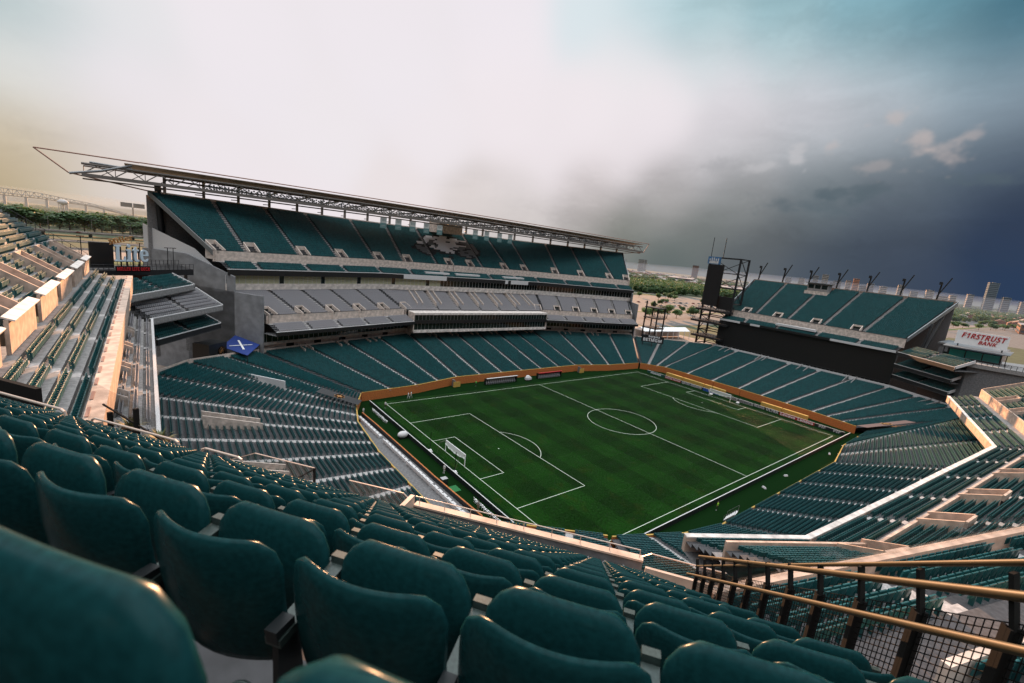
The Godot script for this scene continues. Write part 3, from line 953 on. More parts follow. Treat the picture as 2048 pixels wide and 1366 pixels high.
		b.box(V(0, -0.25, 0), V(2.3, 1.7, 0.05))
		obj("lower_panel", b, M.banner_teal, bn)
		b = MB.new()
		for k in 3: b.box(V(-0.5 + 0.5 * k, 1.6, 0.035), V(0.26, 0.8, 0.012))
		b.box(V(0, -0.3, 0.035), V(1.3, 0.35, 0.012), Basis(Vector3.BACK, 0.25))
		obj("print", b, M.banner_print, bn)
	b = MB.new()
	b.box(V(0, 48.3, -103), V(11, 4.6, 9))
	var pb := obj("press_box", b, M.beige, self)
	tag(pb, "beige camera booth under the middle of the far roof", "booth")

# ---------------------------------------------------------------- end stands
func end_stand() -> void:
	var t := thing("end_stand", "teal upper deck above the long black video board with seven masts on top", "grandstand")
	var zs := [-38.7, -23.2, -7.7, 7.7, 23.2, 38.7]
	var zf := [-33.2, -19.9, -6.6, 6.6, 19.9, 33.2]
	var fr := []
	var bk := []
	for i in 6:
		fr.append(Vector2(112.1, zf[i]))
		bk.append(Vector2(146.2, zs[i]))
	var vz := [-24.5, -11.2, 3.6, 17.5]
	var skip := func(p: Vector2, r: int) -> bool:
		if p.x > 138.0 and p.y > -12.5 and p.y < -2.5: return true
		if r > 3: return false
		for z in vz:
			if absf(p.y - z) < 1.9: return true
		return false
	tier(t, fr, bk, 25.6, 40.2, 38, "teal", true, skip)
	var b := MB.new()
	wall(b, [Vector2(146.2, -38.9), Vector2(146.2, 38.9)], 39.6, 41.0, -0.3)
	obj("back_wall", b, M.beige_dim, t)
	b = MB.new()
	wall(b, [Vector2(112.1, -33.2), Vector2(112.1, 33.2)], 22.8, 26.2, -0.2)
	obj("tier_wall", b, M.beige, t)
	b = MB.new()
	wall(b, [Vector2(112.08, -33.2), Vector2(112.08, 33.2)], 26.2, 26.3, -0.26)
	obj("wall_coping", b, M.dark_metal, t)
	for z in vz: vomitory(t, Vector2(112.0, z), Vector2(1, 0), 25.6, 2.8, 3.0, 1.7)
	var af := []
	var ab := []
	for z in [-32.2, -21.5, -8.0, 6.8, 20.6, 32.2]:
		af.append(Vector2(106.6, z))
		ab.append(Vector2(110.2, z * 1.02))
	tier(t, af, ab, 21.7, 23.0, 4, "teal")
	b = MB.new()
	b.quad(V(110.2, 23, -32.8), V(112.2, 23, -33.2), V(112.2, 23, 33.2), V(110.2, 23, 32.8))
	obj("walkway", b, M.concrete, t)
	for q in [[-32.4, -23.0, "panel_white"], [-23.0, -18.6, "fascia"], [-18.6, -14.5, "panel_white"], [-14.5, 12.0, "fascia"], [12.0, 32.4, "panel_white"]]:
		b = MB.new()
		b.box(V(106.4, 21.55, (q[0] + q[1]) / 2), V(0.35, 0.8, q[1] - q[0] - 0.02))
		obj("ledge_panel", b, M[q[2]], t)
	b = MB.new()
	b.box(V(108.4, 23.6, -1.5), V(1.6, 0.9, 15.0))
	obj("white_cover", b, M.panel_white, t)
	for s in [-1, 1]:
		b = MB.new()
		ramp_wall(b, Vector2(112.1, 33.3 * s), Vector2(146.4, 38.9 * s), 25.2, 26.7, 39.4, 41.0, 0.3 * -s)
		obj("end_rail", b, M.galv, t)
		b = MB.new()
		b.beam(V(140, 38.0, 37.5 * s), V(124, 21.0, 36.5 * s), 0.8, 0.8)
		b.beam(V(128, 32.0, 36.5 * s), V(121, 14.0, 35.5 * s), 0.7, 0.7)
		obj("raking_strut", b, M.dark_metal, t)
	b = MB.new()
	b.box(V(109.6, 15.7, 0), V(0.4, 10.6, 65.0))
	b.box(V(146.9, 19.5, 0), V(0.4, 40.0, 77.0))
	obj("rear_wall", b, M.concrete_dark, t)
	# video board
	var vb := thing("video_board", "long black video board under the end stand's upper deck", "video board", Transform3D(Basis.IDENTITY, V(107.6, 9.9, 0)))
	b = MB.new()
	b.box(V(0, 5.55, 0), V(0.8, 10.4, 64.6))
	obj("screen_face", b, M.screen, vb)
	b = MB.new()
	for s in [-1, 1]: b.box(V(-0.05, 5.55, s * 32.5), V(1.0, 11.0, 0.45))
	b.box(V(-0.05, 10.95, 0), V(1.0, 0.4, 64.5))
	b.box(V(-0.05, 0.15, 0), V(1.0, 0.4, 64.5))
	obj("bezel", b, M.fascia, vb)
	var dk := func(_i: int, _p: Vector2) -> Material: return M.glass_dark
	panes(t, [Vector2(108.6, -32.4), Vector2(108.6, 32.4)], 8.6, 10.0, 1.45, dk)
	# masts along the top
	var proto: Node3D = null
	var ord := ["first", "second", "third", "fourth", "fifth", "sixth", "seventh"]
	for i in 7:
		var z := lerpf(-37.0, 32.5, i / 6.0)
		var lab: String = "dark light mast on the end stand's top wall, %s from the black tower" % ord[i]
		var at := Transform3D(Basis.IDENTITY, V(146.9, 40.2, z))
		if proto == null:
			proto = thing("light_mast", lab, "mast", at, "masts on the end stand")
			b = MB.new()
			b.beam(V(0, 0, 0), V(0, 7.4, 0.4), 0.5, 0.5)
			obj("post", b, M.dark_metal, proto)
			b = MB.new()
			b.beam(V(0, 2.6, 0.1), V(0, 9.6, 2.9), 0.36, 0.36)
			obj("raking_pole", b, M.dark_metal, proto)
			b = MB.new()
			b.box(V(-0.3, 7.2, 0.1), V(0.9, 1.1, 0.9))
			obj("lamp_head", b, M.dark_metal, proto)
		else: copy(proto, at, lab)
	# camera booth at the top
	var bo := thing("camera_booth", "small grey booth set into the top rows of the end stand", "booth", Transform3D(Basis.IDENTITY, V(142.0, 36.9, -7.5)))
	b = MB.new()
	b.box(V(0.5, 0.9, 0), V(6.5, 1.8, 9.4))
	obj("plinth", b, M.beige, bo)
	b = MB.new()
	b.box(V(0.8, 3.6, 0), V(4.6, 3.4, 8.4))
	obj("cabin", b, M.concrete, bo)
	b = MB.new()
	b.box(V(0.6, 5.4, 0), V(5.8, 0.3, 9.8))
	obj("roof", b, M.galv, bo)
	for k in 3:
		b = MB.new()
		b.box(V(-1.53, 3.8, -2.7 + 2.7 * k), V(0.06, 1.7, 2.2))
		obj("window", b, M.glass_dark, bo)
	b = MB.new()
	rail_fence(b, [V(-1.5, 5.55, -4.5), V(-1.5, 5.55, 4.5), V(3.0, 5.55, 4.5)], 1.1, 1.5, 0.04, 2)
	obj("roof_rail", b, M.galv, bo)

func small_deck(called: String, label: String, p: Vector2, q: Vector2, y: float, rows: int, kind: String, fascia: String, depth := 0.9, rise := 0.42, fence := true, out := 1.0) -> void:
	var t := thing(called, label, "grandstand")
	var n := (q - p).orthogonal().normalized() * out
	var fr := [p, p.lerp(q, 0.48), q]
	var bk := []
	for v in fr: bk.append(v + n * depth * rows)
	tier(t, fr, bk, y, y + rise * rows, rows, kind, true, null, null, 0.6)
	var b := MB.new()
	wall(b, fr, y - 1.0, y + 0.25, 0.3 * out)
	obj("front_fascia", b, M[fascia], t)
	b = MB.new()
	wall(b, fr, y + 0.25, y + 0.4, 0.34 * out)
	obj("fascia_cap", b, M.panel_white, t)
	b = MB.new()
	b.hexa([XZ(p, y - 1.0), XZ(q, y - 1.0), XZ(q + n * (depth * rows + 4), y - 0.4), XZ(p + n * (depth * rows + 4), y - 0.4), XZ(p, y - 0.8), XZ(q, y - 0.8), XZ(q + n * (depth * rows + 4), y - 0.2), XZ(p + n * (depth * rows + 4), y - 0.2)])
	obj("slab", b, M.concrete_dark, t)
	b = MB.new()
	ramp_wall(b, q, q + n * depth * rows, y - 0.4, y + 0.5, y + rise * rows - 0.4, y + rise * rows + 0.5, 0.2)
	obj("end_kerb", b, M.panel_white, t)
	if fence:
		b = MB.new()
		wall(b, [p + n * 0.2, q + n * 0.2], y + 0.4, y + 1.2, 0.03 * out)
		obj("guard_glass", b, M.glass, t)

func left_stand() -> void:
	# upper deck behind the goal, rows parallel to the goal line
	var t := thing("goal_end_upper_stand", "sunlit upper deck behind the goal with warm beige parapets", "grandstand")
	var zz := [40.0, 27.5, 15.0, 2.5, -10.0, -22.5, -33.5]
	var fr := []
	var bk := []
	var uf := []
	var ub := []
	for z in zz:
		fr.append(Vector2(-102.3, z))
		bk.append(Vector2(-106.5, z))
		uf.append(Vector2(-107.2, z))
		ub.append(Vector2(-127.0, z - (2.5 if z < -30 else 0.0)))
	tier(t, fr, bk, 29.2, 31.0, 4, "teal", true, null, func(_i, _r, _s, _p): return Color(0.011, 0.078, 0.084), 0.62, "concrete")
	var vz := [21.5, 9.0, -3.5, -16.0, -28.0]
	var skip := func(p: Vector2, r: int) -> bool:
		if r > 4: return false
		for z in vz:
			if absf(p.y - z) < 2.2: return true
		return false
	tier(t, uf, ub, 32.7, 46.4, 24, "teal", true, skip, func(_i, _r, _s, _p): return Color(0.011, 0.078, 0.084), 0.62, "concrete")
	var b := MB.new()
	b.quad(V(-106.5, 31, 40), V(-106.5, 31, -33.5), V(-107.2, 31, -33.5), V(-107.2, 31, 40))
	obj("walkway", b, M.concrete, t)
	b = MB.new()
	b.box(V(-101.9, 29.3, 3.2), V(0.9, 2.2, 73.5))
	obj("front_parapet", b, M.beige_warm, t)
	for i in 24:
		b = MB.new()
		b.box(V(-102.2, 30.43, 38.2 - i * 3.05), V(0.16, 0.05, 1.6))
		obj("parapet_stud", b, M.rust_pipe, t)
	# wall between the tiers, stepped panels with sloped caps
	for i in 6:
		var z0: float = zz[i] - (0.0 if i == 0 else 1.4)
		var z1: float = zz[i + 1] + 1.4
		b = MB.new()
		b.box(V(-107.05, 32.2, (z0 + z1) / 2), V(0.25, 2.6, absf(z1 - z0)))
		obj("tier_wall", b, M.beige_warm, t)
		b = MB.new()
		b.box(V(-106.95, 33.56, (z0 + z1) / 2), V(0.75, 0.12, absf(z1 - z0)), Basis(Vector3.BACK, -0.35))
		obj("sloped_cap", b, M.cream, t)
	for z in vz:
		vomitory(t, Vector2(-107.0, z), Vector2(-1, 0), 32.6, 3.0, 3.6, 2.4, "beige_warm")
	b = MB.new()
	rail_fence(b, [V(-107.2, 32.7, -33.7), V(-127, 46.4, -36.2)], 1.1, 1.2, 0.035, 2)
	obj("end_railing", b, M.dark_metal, t)
	b = MB.new()
	b.quad(V(-107.2, 32.6, -33.6), V(-127, 46.3, -36.1), V(-127, 30, -36.1), V(-107.2, 28, -33.6))
	b.box(V(-128, 23, 2), V(0.4, 47, 76))
	b.box(V(-106.8, 25.6, 3), V(0.4, 6.0, 73))
	obj("rear_wall", b, M.concrete, t)
	# grey mezzanine below it
	var m := thing("goal_end_mezzanine", "narrow grey seat deck below the sunlit upper deck", "grandstand")
	var mf := []
	var mb := []
	for z in [30.0, 19.0, 8.0, -3.0, -14.0, -25.0, -36.5]:
		mf.append(Vector2(-99.2, z))
		mb.append(Vector2(-106.4, z))
	tier(m, mf, mb, 21.5, 25.2, 7, "grey", true, null, null, 0.62, "concrete")
	b = MB.new()
	wall(b, [mf[0], mf[6]], 20.4, 22.2, -0.35)
	obj("front_fascia", b, M.panel_white, m)
	b = MB.new()
	b.box(V(-98.82, 21.2, -3), V(0.05, 1.3, 66))
	obj("led_strip", b, M.fascia, m)
	for z in [24.5, 13.5, 2.5, -8.5, -19.5]:
		b = MB.new()
		for s in [-1, 1]: ramp_wall(b, Vector2(-101.3, z + s * 1.0), Vector2(-106.4, z + s * 1.0), 22.0, 23.5, 24.5, 26.2, 0.18)
		obj("stair_wall", b, M.beige, m)
	b = MB.new()
	b.box(V(-103, 20.2, -3), V(7.5, 0.3, 66))
	obj("slab", b, M.concrete_dark, m)
	b = MB.new()
	b.box(V(-107.5, 14.5, 0), V(0.4, 14.0, 74))
	obj("concourse_wall", b, M.concrete, m)
	# corner decks beside the far stand
	small_deck("corner_top_deck", "small teal deck at the top of the corner below the big lettering", Vector2(-102.5, -34.6), Vector2(-91.0, -55.6), 26.2, 5, "teal", "concrete", 0.9, 0.42, true, 1.0)
	small_deck("corner_grey_deck", "grey seat deck in the corner between the goal end and far stand", Vector2(-99.3, -37.2), Vector2(-85.6, -55.0), 21.6, 7, "grey", "concrete", 0.9, 0.5, true, 1.0)
	small_deck("corner_low_deck", "shaded teal deck lowest in the corner above the blue banner", Vector2(-98.3, -38.8), Vector2(-86.0, -55.5), 17.2, 6, "teal", "fascia", 0.9, 0.42, true, 1.0)
	# corner decks at the end stand
	small_deck("corner_top_deck", "small dark deck with bright seat tops beside the end stand, top of three", Vector2(104.0, 33.2), Vector2(89.8, 50.0), 21.6, 6, "teal", "fascia", 0.9, 0.42, true, 1.0)
	small_deck("corner_middle_deck", "narrow teal deck beside the video board, middle of three", Vector2(105.6, 32.9), Vector2(93.4, 49.6), 17.2, 5, "teal", "fascia", 0.9, 0.42, true, 1.0)
	small_deck("corner_bottom_deck", "narrow teal deck beside the video board, lowest of three", Vector2(107.6, 32.4), Vector2(94.6, 49.6), 13.1, 5, "teal", "fascia", 0.9, 0.42, true, 1.0)

func near_club() -> void:
	var t := thing("near_club_deck", "sunlit club deck with beige boxes overhanging the dark lower stand", "grandstand")
	var pts := [Vector2(72.5, 52.2), Vector2(60.5, 55.6), Vector2(48.5, 58.9), Vector2(36.5, 62.3), Vector2(24.6, 65.6), Vector2(10, 64.1), Vector2(-5, 62.5), Vector2(-20, 61.0), Vector2(-33, 59.6), Vector2(-45.6, 58.2), Vector2(-57.5, 51.2)]
	var g := offs(pts, 0.5)
	var h := offs(pts, 4.6)
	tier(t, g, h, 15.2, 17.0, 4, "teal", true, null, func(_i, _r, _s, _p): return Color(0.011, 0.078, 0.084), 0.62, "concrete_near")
	var b := MB.new()
	wall(b, pts, 14.0, 15.6, 0.5)
	obj("front_parapet", b, M.beige_warm, t)
	b = MB.new()
	wall(b, offs(pts, -0.06), 15.6, 15.75, 0.62)
	obj("parapet_cap", b, M.cream, t)
	var k := offs(pts, 6.0)
	b = MB.new()
	for i in 10: b.quad(XZ(h[i], 17), XZ(h[i + 1], 17), XZ(k[i + 1], 17), XZ(k[i], 17))
	obj("walkway", b, M.concrete, t)
	b = MB.new()
	wall(b, k, 16.8, 19.2, 0.25)
	obj("tier_wall", b, M.beige_warm, t)
	var kf := offs(pts, 6.3)
	var kb := offs(pts, 19.0)
	var vv := []
	for i in range(1, 10): vv.append([k[i].lerp(k[i + 1], 0.18), (kb[i] - kf[i]).normalized()])
	var sk := func(p: Vector2, r: int) -> bool:
		if r > 4: return false
		for v in vv:
			var w: Vector2 = p - v[0]
			if absf(w.dot(v[1].orthogonal())) < 2.0 and w.dot(v[1]) < 3.8: return true
		return false
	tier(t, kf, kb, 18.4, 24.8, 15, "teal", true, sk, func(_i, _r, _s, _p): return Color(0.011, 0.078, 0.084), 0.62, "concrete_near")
	for v in vv: vomitory(t, v[0], v[1], 18.4, 3.0, 3.4, 1.7, "beige_warm")
	b = MB.new()
	ramp_wall(b, kf[0], kb[0], 17.0, 19.4, 23.5, 26.0, 0.25)
	obj("end_wall", b, M.beige_warm, t)
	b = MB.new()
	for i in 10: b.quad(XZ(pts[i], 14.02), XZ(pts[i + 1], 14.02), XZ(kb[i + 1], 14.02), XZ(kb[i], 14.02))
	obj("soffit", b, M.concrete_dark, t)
	# upper deck on the same side, only its nearest end is in view
	var u := thing("near_upper_stand", "dark upper deck beyond the mesh fence beside the camera", "grandstand")
	var xs := [-83.3, -75.5, -66.0, -56.0, -46.0]
	var af := []
	for x in xs: af.append(Vector2(x, -zl(x, -80.8, 36.0, 0.333)))
	var ab := offs(af, -3.7)
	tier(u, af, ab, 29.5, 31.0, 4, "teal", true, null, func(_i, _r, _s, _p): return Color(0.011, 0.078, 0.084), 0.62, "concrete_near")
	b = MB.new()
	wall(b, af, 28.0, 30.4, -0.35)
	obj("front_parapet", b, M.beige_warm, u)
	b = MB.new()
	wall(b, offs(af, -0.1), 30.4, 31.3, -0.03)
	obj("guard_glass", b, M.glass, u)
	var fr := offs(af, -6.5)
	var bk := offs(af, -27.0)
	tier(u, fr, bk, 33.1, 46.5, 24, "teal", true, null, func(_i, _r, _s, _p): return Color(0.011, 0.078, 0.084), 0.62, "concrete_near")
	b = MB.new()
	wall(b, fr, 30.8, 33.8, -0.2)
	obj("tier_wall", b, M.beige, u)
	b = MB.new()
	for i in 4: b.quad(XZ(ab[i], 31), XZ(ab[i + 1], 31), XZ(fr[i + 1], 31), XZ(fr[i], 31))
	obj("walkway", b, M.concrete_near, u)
	vomitory(u, fr[1] + Vector2(2, 0.6), (bk[1] - fr[1]).normalized(), 33.1, 2.8, 3.6, 2.4)

# ---------------------------------------------------------------- the deck the camera stands on
const ORD := ["front", "second", "third", "fourth", "fifth", "sixth", "seventh", "eighth", "ninth", "tenth", "eleventh", "twelfth", "thirteenth", "fourteenth", "fifteenth", "sixteenth", "seventeenth", "eighteenth", "nineteenth", "twentieth", "twenty-first", "twenty-second", "twenty-third", "twenty-fourth", "twenty-fifth", "twenty-sixth", "twenty-seventh", "twenty-eighth", "twenty-ninth", "thirtieth", "thirty-first", "thirty-second", "thirty-third", "thirty-fourth", "thirty-fifth", "thirty-sixth", "thirty-seventh", "thirty-eighth", "thirty-ninth", "fortieth", "forty-first", "forty-second", "forty-third", "forty-fourth", "forty-fifth", "forty-sixth"]

# moulded plastic panel: rounded top corners, curved across, soft rim; origin at the middle of its lower edge
func shell(w: float, h: float, th: float, curve: float, lean: float, rt: float, rb: float, bow := 0.0, nu := 14, nv := 10) -> ArrayMesh:
	var b := MB.new()
	var P := []
	for side in [1.0, -1.0]:
		var rows := []
		for j in nv + 1:
			var t := 0.5 - 0.5 * cos(PI * j / nv)
			var y := t * h
			var hw := w * 0.5
			if y > h - rt: hw = w * 0.5 - rt + sqrt(maxf(0.0, rt * rt - pow(y - (h - rt), 2)))
			if y < rb: hw = w * 0.5 - rb + sqrt(maxf(0.0, rb * rb - pow(rb - y, 2)))
			var row := []
			for i in nu + 1:
				var u := -cos(PI * i / nu)
				var e := maxf(absf(u), absf(2.0 * t - 1.0))
				var T := th * 0.5 * sqrt(maxf(0.0, 1.0 - pow(e, 10.0)))
				var x := u * hw
				row.append(Vector3(x, y, -curve * pow(x / (w * 0.5), 2) + lean * t + bow * sin(PI * t) + side * T))
			rows.append(row)
		P.append(rows)
	for s in 2:
		for j in nv:
			for i in nu:
				var a: Vector3 = P[s][j][i]
				var c: Vector3 = P[s][j][i + 1]
				var d: Vector3 = P[s][j + 1][i + 1]
				var e: Vector3 = P[s][j + 1][i]
				if s == 0: b.quad(a, e, d, c)
				else: b.quad(a, c, d, e)
	var st := SurfaceTool.new()
	st.begin(Mesh.PRIMITIVE_TRIANGLES)
	st.set_smooth_group(0)
	for p in b.v: st.add_vertex(p)
	st.index()
	st.generate_normals()
	return st.commit()

func seat_meshes() -> Dictionary:
	var D := {}
	D.backrest = shell(0.475, 0.46, 0.034, 0.075, 0.07, 0.10, 0.06, 0.02)
	D.pan = shell(0.462, 0.42, 0.05, 0.012, 0.03, 0.13, 0.07, 0.035)
	var b := MB.new()
	b.beam(V(0, 0.575, -0.02), V(0, 0.615, -0.30), 0.052, 0.028)
	b.box(V(0, 0.628, -0.315), V(0.052, 0.05, 0.03))
	D.arm = b.mesh()
	b = MB.new()
	b.prism([V(-0.01, 0.0, -0.02), V(-0.01, 0.0, -0.16), V(-0.01, 0.58, -0.09), V(-0.01, 0.58, -0.01)], V(0.02, 0, 0))
	b.prism([V(-0.02, 0.62, 0.01), V(-0.02, 0.62, -0.06), V(-0.02, 0.54, -0.07), V(-0.02, 0.57, 0.0)], V(0.04, 0, 0))
	D.frame = b.mesh()
	b = MB.new()
	b.torus(V(0, 0.47, 0.09), Basis(Vector3.RIGHT, Vector3(0, 0.75, 0.66), Vector3(0, -0.66, 0.75)), 0.052, 0.007, 18, 6)
	b.torus(V(0, 0.42, 0.075), Basis(Vector3.RIGHT, Vector3(0, 0.75, 0.66), Vector3(0, -0.66, 0.75)), 0.040, 0.006, 18, 6)
	b.beam(V(0, 0.47, 0.04), V(0, 0.40, 0.035), 0.03, 0.012)
	D.cup = b.mesh()
	return D

func deck_frame() -> Transform3D:
	var fw := V(sin(deg_to_rad(54.0)), 0, -cos(deg_to_rad(54.0)))
	return Transform3D(Basis(fw.cross(UP), UP, -fw), V(-99.21, 40.74, 71.60))

func camera_deck() -> void:
	var T := deck_frame()
	var t := thing("corner_upper_deck", "steep corner deck of dark green folding seats in the foreground", "grandstand", T)
	var R := 0.59
	var G := 0.87
	var b := MB.new()
	for k in range(-2, 19):
		var y := -R * k
		var a0 := -24.0
		if k >= 14: a0 = -8.3
		var z0 := -(G * k - 0.42 + G)  # front edge of the tread
		var z1 := -(G * k - 0.42)
		b.quad(V(a0, y, z1), V(1.78, y, z1), V(1.78, y, z0), V(a0, y, z0))
		b.quad(V(a0, y, z0), V(1.78, y, z0), V(1.78, y - R, z0), V(a0, y - R, z0))
	b.box(V(-3.2, -R * 19 - 0.1, -17.0), V(10.2, 0.2, 1.0))
	obj("terrace", b, M.deck_floor, t)
	# front parapet with its rail and ring hooks
	b = MB.new()
	b.hexa([V(-8.2, -11.9, -17.0), V(1.75, -11.9, -17.4), V(1.75, -11.9, -17.6), V(-8.2, -11.9, -17.2), V(-8.2, -10.45, -17.0), V(1.75, -10.45, -17.4), V(1.75, -10.45, -17.6), V(-8.2, -10.45, -17.2)])
	obj("front_parapet", b, M.concrete_dark, t)
	b = MB.new()
	b.hexa([V(-8.2, -10.45, -16.92), V(1.75, -10.45, -17.32), V(1.75, -10.45, -17.68), V(-8.2, -10.45, -17.28), V(-8.2, -10.37, -16.92), V(1.75, -10.37, -17.32), V(1.75, -10.37, -17.68), V(-8.2, -10.37, -17.28)])
	obj("parapet_cap", b, M.beige_warm, t)
	b = MB.new()
	b.tube(V(-8.2, -10.05, -17.1), V(1.6, -10.05, -17.5), 0.024, 8)
	for k in 9: b.tube(V(-8.0 + k * 1.2, -10.4, -17.1 - k * 0.049), V(-8.0 + k * 1.2, -10.05, -17.1 - k * 0.049), 0.018, 6)
	obj("parapet_rail", b, M.rail, t)
	b = MB.new()
	b.torus(V(0, 0, 0), Basis.IDENTITY, 0.10, 0.016, 20, 6)
	b.beam(V(0.0, 0, -0.1), V(0, -0.02, -0.17), 0.07, 0.05)
	var hook := b.mesh()
	for k in 13: inst("ring_holder", hook, M.steel_light, t, Transform3D(Basis.IDENTITY, V(-7.6 + 0.72 * k, -10.78, -16.82 - 0.029 * k)))
	# seats
	var D := seat_meshes()
	var spots := []
	for k in 19:
		for j in range(-38, 7):
			var a := -1.59 + 0.508 * j
			if k >= 14 and a < -8.0: continue
			spots.append([V(a, -R * k, -G * k), k, j])
	var cam := V(0, 1.12, 0)
	var near := []
	var camn: Camera3D = get_node("camera")
	for s in spots:
		var w: Vector3 = T * (s[0] + UP * 0.7)
		var q := camn.transform.affine_inverse() * w
		var vis := q.z < -0.35 and absf(q.x / -q.z) < 1.2 and absf(q.y / -q.z) < 0.84
		s.append((s[0] + UP * 0.7).distance_to(cam) + (0.0 if vis else 1000.0))
	spots.sort_custom(func(x, y): return x[3] < y[3])
	var rest := []
	for i in spots.size():
		var s: Array = spots[i]
		if i < 300 and s[3] < 900: near.append(s)
		elif s[3] < 900 or s[0].distance_to(cam) < 30: rest.append(s)
	var proto: Node3D = null
	for s in near:
		var lab: String = "dark green folding seat, %s row down the steep deck, %s seat from the mesh fence" % [["nearest", "second", "third", "fourth", "fifth", "sixth", "seventh", "eighth", "ninth", "tenth", "eleventh", "twelfth", "thirteenth", "fourteenth", "fifteenth", "sixteenth", "seventeenth", "eighteenth", "nineteenth"][s[1]], ("first" if s[2] == 6 else ORD[6 - s[2]])]
		var jit := Basis(UP, rng.randf_range(-0.012, 0.012))
		var at := T * Transform3D(jit, s[0])
		if proto == null:
			proto = thing("stadium_seat", lab, "seat", at, "dark green seats of the corner deck")
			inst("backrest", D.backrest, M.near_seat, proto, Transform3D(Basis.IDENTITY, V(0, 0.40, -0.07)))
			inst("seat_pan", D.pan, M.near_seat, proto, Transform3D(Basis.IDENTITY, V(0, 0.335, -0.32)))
			inst("armrest", D.arm, M.near_arm, proto, Transform3D(Basis.IDENTITY, V(0.254, 0, 0)))
			inst("frame", D.frame, M.near_frame, proto, Transform3D(Basis.IDENTITY, V(0.254, 0, -0.02)))
			inst("cup_holder", D.cup, M.near_arm, proto, Transform3D(Basis.IDENTITY, V(0.235, 0, 0)))
		else:
			var c := copy(proto, at, lab)
			c.get_node("seat_pan").rotation.x = rng.randf_range(-0.03, 0.03)
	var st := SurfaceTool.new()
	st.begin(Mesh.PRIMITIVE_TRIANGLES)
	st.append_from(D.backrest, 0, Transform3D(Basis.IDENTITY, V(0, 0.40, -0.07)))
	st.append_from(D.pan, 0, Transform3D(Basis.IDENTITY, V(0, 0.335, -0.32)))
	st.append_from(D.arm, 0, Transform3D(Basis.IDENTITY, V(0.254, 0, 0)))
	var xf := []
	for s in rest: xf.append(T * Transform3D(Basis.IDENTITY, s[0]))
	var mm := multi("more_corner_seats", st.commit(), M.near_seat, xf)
	tag(mm, "farther dark green seats of the corner deck down to its parapet", "seats")

	# mesh fence along the edge of the steps
	var f := thing("mesh_fence", "dark steel fence with wire mesh and two olive handrails beside the seats", "fence", T)
	var fy := func(z: float) -> float: return -0.678 * z
	b = MB.new()
	b.tube(V(1.9, 0.35 + 1.26, 0.3), V(1.93, 1.62 - 0.672 * 9.0, -9.0), 0.026, 10)
	obj("top_rail", b, M.rail_olive, f)
	b = MB.new()
	b.tube(V(1.84, 1.4, 0.3), V(1.84, 1.30 - 0.685 * 9.3, -9.3), 0.024, 10)
	obj("hand_rail", b, M.rail_olive, f)
	b = MB.new()
	b.tube(V(1.93, 1.33, -0.6), V(1.93, 1.40 - 0.672 * 9.0, -9.0), 0.017, 8)
	obj("mid_rail", b, M.rail_olive, f)
	for k in 15:
		var z := -0.75 - 0.59 * k
		var y0: float = 0.678 * z - 0.35
		b = MB.new()
		b.box(V(1.96, y0 + 0.80, z), V(0.075, 1.75, 0.014))
		b.beam(V(1.96, y0 + 1.66, z), V(1.92, y0 + 1.93, z - 0.05), 0.06, 0.02)
		b.box(V(1.93, y0 + 0.80, z), V(0.014, 1.75, 0.06))
		obj("post", b, M.black, f)
	b = MB.new()
	var zz := 0.2
	while zz > -9.2:
		var yb: float = 0.678 * zz - 0.2
		b.tube(V(1.97, yb, zz), V(1.97, yb + 1.55, zz), 0.0035, 4)
		zz -= 0.05
	for k in 32:
		b.tube(V(1.975, -0.2 + 0.05 * k + 0.136, 0.2), V(1.975, -0.2 + 0.05 * k - 0.678 * 9.2, -9.2), 0.0035, 4)
	var wm := obj("wire_mesh", b, M.black, f)
	wm.set_meta("kind", "stuff")
	# stair well beyond the fence
	var sw := thing("stair_well", "concrete steps going down to the gate beyond the mesh fence", "stairs", T)
	b = MB.new()
	for k in 22:
		b.box(V(3.6, -2.2 - 0.30 * k, -1.2 - 0.44 * k), V(2.9, 0.3, 0.46))
	obj("steps", b, M.stair_brown, sw)
	b = MB.new()
	b.prism([V(5.2, -1.2, 0.5), V(5.2, -9.6, -12.0), V(5.2, -11.6, -12.0), V(5.2, -4.5, 0.5)], V(0.25, 0, 0))
	obj("side_wall", b, M.stair_brown, sw)
	for s in [2.3, 5.0]:
		b = MB.new()
		b.path([V(s, -2.3, -1.0), V(s, -1.2, -1.1), V(s, -1.1, -1.3), V(s, -7.2, -10.0), V(s, -7.9, -10.1)], 0.026, 8)
		b.tube(V(s, -1.7, -1.3), V(s, -7.6, -10.0), 0.02, 8)
		obj("stair_rail", b, M.rail, sw)
	b = MB.new()
	b.box(V(3.2, -11.2, -13.2), V(4.2, 0.2, 6.0))
	obj("landing", b, M.stair_brown, sw)
	b = MB.new()
	b.box(V(2.9, -10.6, -16.2), V(2.3, 1.5, 0.12))
	obj("plank_board", b, M.beige_warm, sw)

	# tubular guard rails across the far aisle
	var rl := ["curved tube guard rail before the planted terrace", "curved tube guard rail in the middle of the far aisle", "curved tube guard rail beside the mesh gate"]
	var i := 0
	for q in [[-24.0, -16.6, 9.35], [-19.9, -15.4, 12.0], [-14.5, -12.6, 12.1]]:
		var gr := thing("guard_rail", rl[i], "guard rail", T, "tube guard rails of the corner deck")
		var y: float = -1.12 + 1.12 - 0.678 * q[2] - 0.35
		b = MB.new()
		var e := 0.22
		b.path([V(q[0], y, -q[2]), V(q[0], y + 1.45 - e, -q[2]), V(q[0] + e * 0.3, y + 1.45 - e * 0.3, -q[2]), V(q[0] + e, y + 1.45, -q[2]), V(q[1] - e, y + 1.45, -q[2]), V(q[1] - e * 0.3, y + 1.45 - e * 0.3, -q[2]), V(q[1], y + 1.45 - e, -q[2]), V(q[1], y, -q[2])], 0.042, 10)
